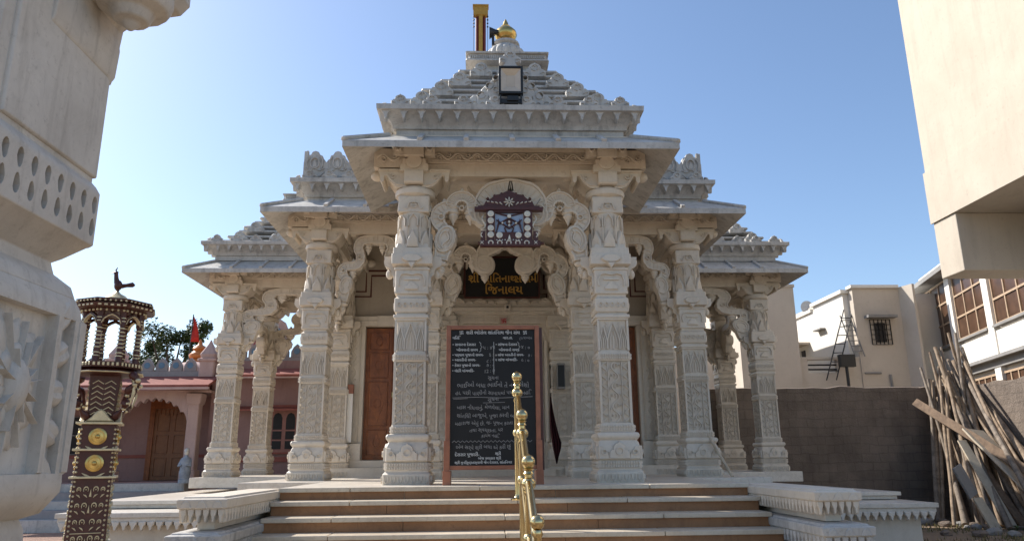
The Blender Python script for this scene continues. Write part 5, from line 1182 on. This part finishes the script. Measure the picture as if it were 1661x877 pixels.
# large cream building, upper right
cb = thing('cream_building', 'large cream plastered building overhanging at the upper right with a projecting box', 'building')
mb = MB(); mb.box(10.5, 19, 6.5, 16.62, 5.70, 15.5); mb.build('upper_wall', M['cream_big'], cb, 0, .02)
mb = MB(); mb.box(10.47, 19, 12.0, 16.6, 5.66, 5.698) if 0 else None
mb = MB(); mb.box(10.503, 19, 15.75, 16.6, 4.33, 5.698); mb.build('lower_box', M['cream_big'], cb, 0, .02)
mb = MB(); mb.box(10.46, 10.499, 6.5, 16.64, 5.70, 7.0); mb.build('wall_band', M['cream_big'], cb)
mb = MB(); mb.box(13.6, 19, 6.5, 16.55, GZ, 5.699); mb.build('lower_wall', M['cream_big'], cb)

# ------------------------------------------------------------------ compound walls
mb = MB(); R = []
def wall_rough(a, b, z1, th, name, label):
    """wall with an uneven top edge"""
    mb = MB(); a = Vector((*a, 0)); b = Vector((*b, 0)); d = (b-a); L = d.length; d.normalize(); nn = Vector((-d.y, d.x, 0)); n = int(L/.35); R = []
    for i in range(n+1):
        p = a+d*(L*i/n); z = z1+random.uniform(-.035, .03)
        R.append([p+Vector((0,0,GZ)), p+Vector((0,0,z)), p+nn*th*.5+Vector((0,0,z+.025)), p+nn*th+Vector((0,0,z-.01)), p+nn*th+Vector((0,0,GZ))])
    mb.loft(R); return tag(mb.build(name, M['block_wall']), label, 'wall')
wall_rough((5.0, 19.0), (12.45, 19.0), 2.03, .25, 'boundary_wall', 'shaded brown block wall behind the right side of the temple')
wall_rough((12.2, 18.98), (12.2, 3.0), 2.0, -.25, 'boundary_wall', 'sunlit block wall at the right edge, meeting the wood pile')

# ------------------------------------------------------------------ wood pile
POLES = [[11.11,18.7,2.19,10.22,17.69,-1.2],[11.23,18.7,2.16,10.24,17.69,-1.2],[11.39,18.7,2.34,10.31,17.66,-1.2],[11.23,18.7,.96,10.29,16.82,-1.2],[11.63,18.7,1.91,10.48,17.37,-1.2],[11.4,18.7,3.02,11.2,17.08,-1.2],[11.56,18.7,3.02,10.73,17.04,-1.2],[11.55,18.7,2.77,10.3,16.2,-1.2],[11.81,18.7,3.39,11.34,17.21,-1.2],[11.87,18.5,3.35,11.01,17.35,-1.2],[11.86,18.7,3.11,11.39,17.12,-1.2],[11.77,18.7,2.4,11.4,16.74,-1.2],[11.99,18.5,2.98,11.69,16.99,-1.2],[11.39,18.0,1.68,11.58,17.62,-1.2],[11.31,18.0,1.71,11.38,17.63,-1.2],[11.51,18.7,1.91,10.56,16.16,-1.2],[11.42,18.7,2.52,9.9,16.6,-1.2],[11.17,18.0,.65,10.77,16.56,-1.2],[11.42,18.0,.43,10.8,16.51,-1.2],
[11.95,18.6,3.0,10.84,15.3,-1.2],[11.91,18.8,2.66,11.43,16.31,-1.2],[11.95,18.6,2.46,10.56,14.64,-1.2],[12.05,18.6,2.39,11.28,15.3,-1.2],[12.1,18.21,1.69,10.91,14.28,-1.2],[12.1,18.25,1.17,11.13,15.45,-1.2],[12.1,18.04,1.16,11.09,15.2,-1.2],[12.1,18.46,2.13,11.0,15.35,-1.2],
[11.0,18.8,2.5,10.6,17.2,-1.2],[11.3,18.8,2.9,10.9,17.4,-1.2],[11.5,18.75,2.2,11.3,16.9,-1.2],[11.7,18.7,2.7,11.6,16.6,-1.2]]
for q in range(16):
    tx = random.uniform(11.2, 12.05); POLES.append([tx, random.uniform(18.3, 18.8), random.uniform(1.2, 2.7), tx-random.uniform(.1, 1.1), random.uniform(15.6, 17.6), -1.2])
thick = {12+8: .10, 24: .11, 25: .085, 23: .085}
for k, (tx, ty, tz, gx, gy, gz) in enumerate(POLES):
    T = Vector((tx, ty, tz)); B = Vector((gx, gy, gz)); n = 9; L = (T-B).length
    r0 = thick.get(k, random.uniform(.038, .065)); pts = []; rr = []; sd = random.uniform(0, 6)
    for i in range(n+1):
        t = i/n; p = B.lerp(T, t)-B; p += Vector((sin(t*5+sd), cos(t*4+sd), 0))*.018*sin(pi*t)*random.uniform(.6, 1.3); pts.append(p); rr.append(r0*(1.15-.4*t)*random.uniform(.9, 1.1))
    mb = MB(); mb.tube(pts, rr, 8)
    o = mb.build('wooden_pole', M['pole_a'] if k % 3 else M['pole_b'], None, 60, 0, B)
    if k == 20: tag(o, 'thickest pale pole running through the middle of the leaning wood pile', 'pole')
    elif k == 24: tag(o, 'short thick brown log leaning on the sunlit wall at the right of the wood pile', 'pole')
    else: tag(o, 'weathered rough pole among the many leaning together in the wall corner', 'pole', 'poles leaning in the wall corner')
def plank(name, T, B, wd, th, m, label, wdir=None):
    T, B = Vector(T), Vector(B); d = (T-B); L = d.length; d.normalize(); wdir = (Vector(wdir) - d*Vector(wdir).dot(d)).normalized(); nn = d.cross(wdir); mb = MB(); R = []
    for i in range(9):
        t = i/8; c = d*L*t; e = random.uniform(.94, 1.04)*wd/2; e2 = random.uniform(.94, 1.04)*wd/2
        R.append([c+wdir*e+nn*th/2, c-wdir*e2+nn*th/2, c-wdir*e2-nn*th/2, c+wdir*e-nn*th/2])
    mb.loft(R); return tag(mb.build(name, m, None, 0, .004, B), label, 'plank')
plank('plank', (10.45, 18.35, 1.60), (11.75, 14.1, -1.2), .20, .05, M['plank'], 'long brown plank lying diagonally across the front of the wood pile', (.5, 0, .85))
plank('wide_board', (11.05, 17.2, .86), (11.35, 15.0, -1.18), .62, .04, M['board'], 'wide pale board leaning under the long diagonal plank', (1, .35, .0))
plank('plank', (10.75, 17.2, .62), (10.72, 15.9, -1.2), .20, .04, M['board'], 'short pale plank left of the wide board', (1, .1, .2))
plank('plank', (10.95, 17.25, .4), (11.0, 15.9, -1.2), .16, .05, M['plank'], 'short dark plank beside the wide pale board', (1, .0, .2))
def slab(pts, th, m, name, label, cat_):
    mb = MB(); A = [Vector(p) for p in pts]; nn = (A[1]-A[0]).cross(A[2]-A[0]).normalized()*th; c = A[0].copy(); mb.loft([[p-c for p in A], [p-c+nn for p in A]]); return tag(mb.build(name, m, None, 0, .01, c), label, cat_)
slab([(9.95,16.4,.02),(10.2,16.5,.12),(10.36,16.3,-.5),(10.12,16.2,-.62)], .06, M['concrete'], 'stone_slab', 'dusty grey slab standing at the left foot of the wood pile', 'slab')
slab([(10.16,16.2,-.6),(10.36,16.2,-.58),(10.5,15.9,-1.22),(10.26,15.9,-1.22)], .06, M['board'], 'stone_slab', 'narrow broken slab on the ground below the dusty grey one', 'slab')
slab([(11.15,15.0,-.86),(11.6,15.0,-.84),(11.6,14.8,-1.22),(11.25,14.8,-1.22)], .12, M['pink'], 'red_block', 'reddish block at the bottom of the pale board', 'block')
# rubble and weeds
for k in range(26):
    x, y = random.uniform(8.6, 12.0), random.uniform(14.6, 17.6); r = random.uniform(.05, .13); mb = MB(); mb.ball((0,0,r*.5), r, 7, 5, random.uniform(.8,1.6), 1, .7)
    mb.v = [(a+random.uniform(-.2,.2)*r, b+random.uniform(-.2,.2)*r, c+random.uniform(-.1,.1)*r) for a, b, c in mb.v]
    tag(mb.build('stone', M['concrete'] if k % 2 else M['block_wall'], None, 0, 0, (x, y, GZ-.01)), 'rough stone in the rubble at the foot of the boundary wall and wood pile', 'stone', 'stones strewn near the wood pile')
mb = MB()
for k in range(2600):
    x, y = random.uniform(7.4, 12.1), random.uniform(13.0, 18.6)
    if sin(x*2.1)+cos(y*2.7)+random.uniform(-.8,.8) < .2: continue
    h = random.uniform(.03, .12); a = random.uniform(0, 2*pi); dx, dy = .012*cos(a), .012*sin(a); lx, ly = random.uniform(-.05,.05), random.uniform(-.05,.05)
    mb.add([(x-dx,y-dy,GZ),(x+dx,y+dy,GZ),(x+lx,y+ly,GZ+h)], [(0,1,2)])
tag(mb.build('dry_grass', plain('dry_grass', (.22,.19,.07), .9, 0, .5, 3, 0)), 'sparse dry grass on the earth by the wood pile', 'grass', None, 'stuff')
for k, (x, y, n_, lab) in enumerate(((11.05,15.2,70,'small green weed growing between the boards of the wood pile'),(10.35,15.3,26,'tiny green weed on the earth left of the wood pile'))):
    mb = MB()
    for i in range(n_):
        a = random.uniform(0, 2*pi); h = random.uniform(.05, .42 if k == 0 else .15); r = random.uniform(0, .16); c = Vector((r*cos(a), r*sin(a), h)); u = Vector((random.uniform(-1,1), random.uniform(-1,1), random.uniform(-.4,.6))).normalized()*.045; v = u.cross(Vector((.3,.2,1))).normalized()*.022
        mb.add([c-u, c-v, c+u, c+v], [(0,1,2,3)])
        if i % 6 == 0: mb.tube([Vector((0,0,0)), c], .004, 4)
    tag(mb.build('weed', M['leaf'], None, 0, 0, (x, y, GZ)), lab, 'weed')

# ------------------------------------------------------------------ trees behind the pink temple
def tree(x, y, h, r, label, seed):
    rnd = random.Random(seed); t = thing('tree', label, 'tree', (x, y, GZ)); mb = MB()
    mb.tube([(0,0,0),(.1,0,h*.3),(-.05,.1,h*.55),(.1,0,h*.8)], [.28,.2,.14,.05], 9)
    cl = []
    for i in range(15):
        a = rnd.uniform(0, 2*pi); rr = r*rnd.uniform(.2, .95); z = h*rnd.uniform(.55, 1.0); c = Vector((rr*cos(a), rr*sin(a)*.8, z)); cl.append((c, rnd.uniform(.35, .75)*r*.55))
        mb.tube([(0, 0, h*rnd.uniform(.3,.55)), c*.55+Vector((0,0,h*.25)), c], [.09,.05,.015], 6)
    mb.build('trunk', M['bark'], t, 60); mb = MB()
    for c, s in cl:
        for k in range(420):
            d = Vector((rnd.gauss(0,1), rnd.gauss(0,1), rnd.gauss(0,.75))); d = d.normalized()*s*rnd.uniform(.2,1)**.6; p = c+d
            u = Vector((rnd.uniform(-1,1), rnd.uniform(-1,1), rnd.uniform(-.7,.5))).normalized()*rnd.uniform(.05,.10); v = u.cross(Vector((rnd.uniform(-1,1),rnd.uniform(-1,1),1))).normalized()*u.length*.5
            mb.add([p-u, p-v, p+u, p+v], [(0,1,2,3)])
    mb.build('crown', M['leaf'], t)
tree(-13.6, 32, 7.3, 1.5, 'green tree rising behind the pink temple, left of its flag', 3)
tree(-11.6, 33, 6.3, 1.0, 'smaller green tree behind the pink temple dome, right of the flag', 5)
tree(-16.2, 34, 7.0, 1.6, 'green tree seen through the open canopy of the carved tower', 9)
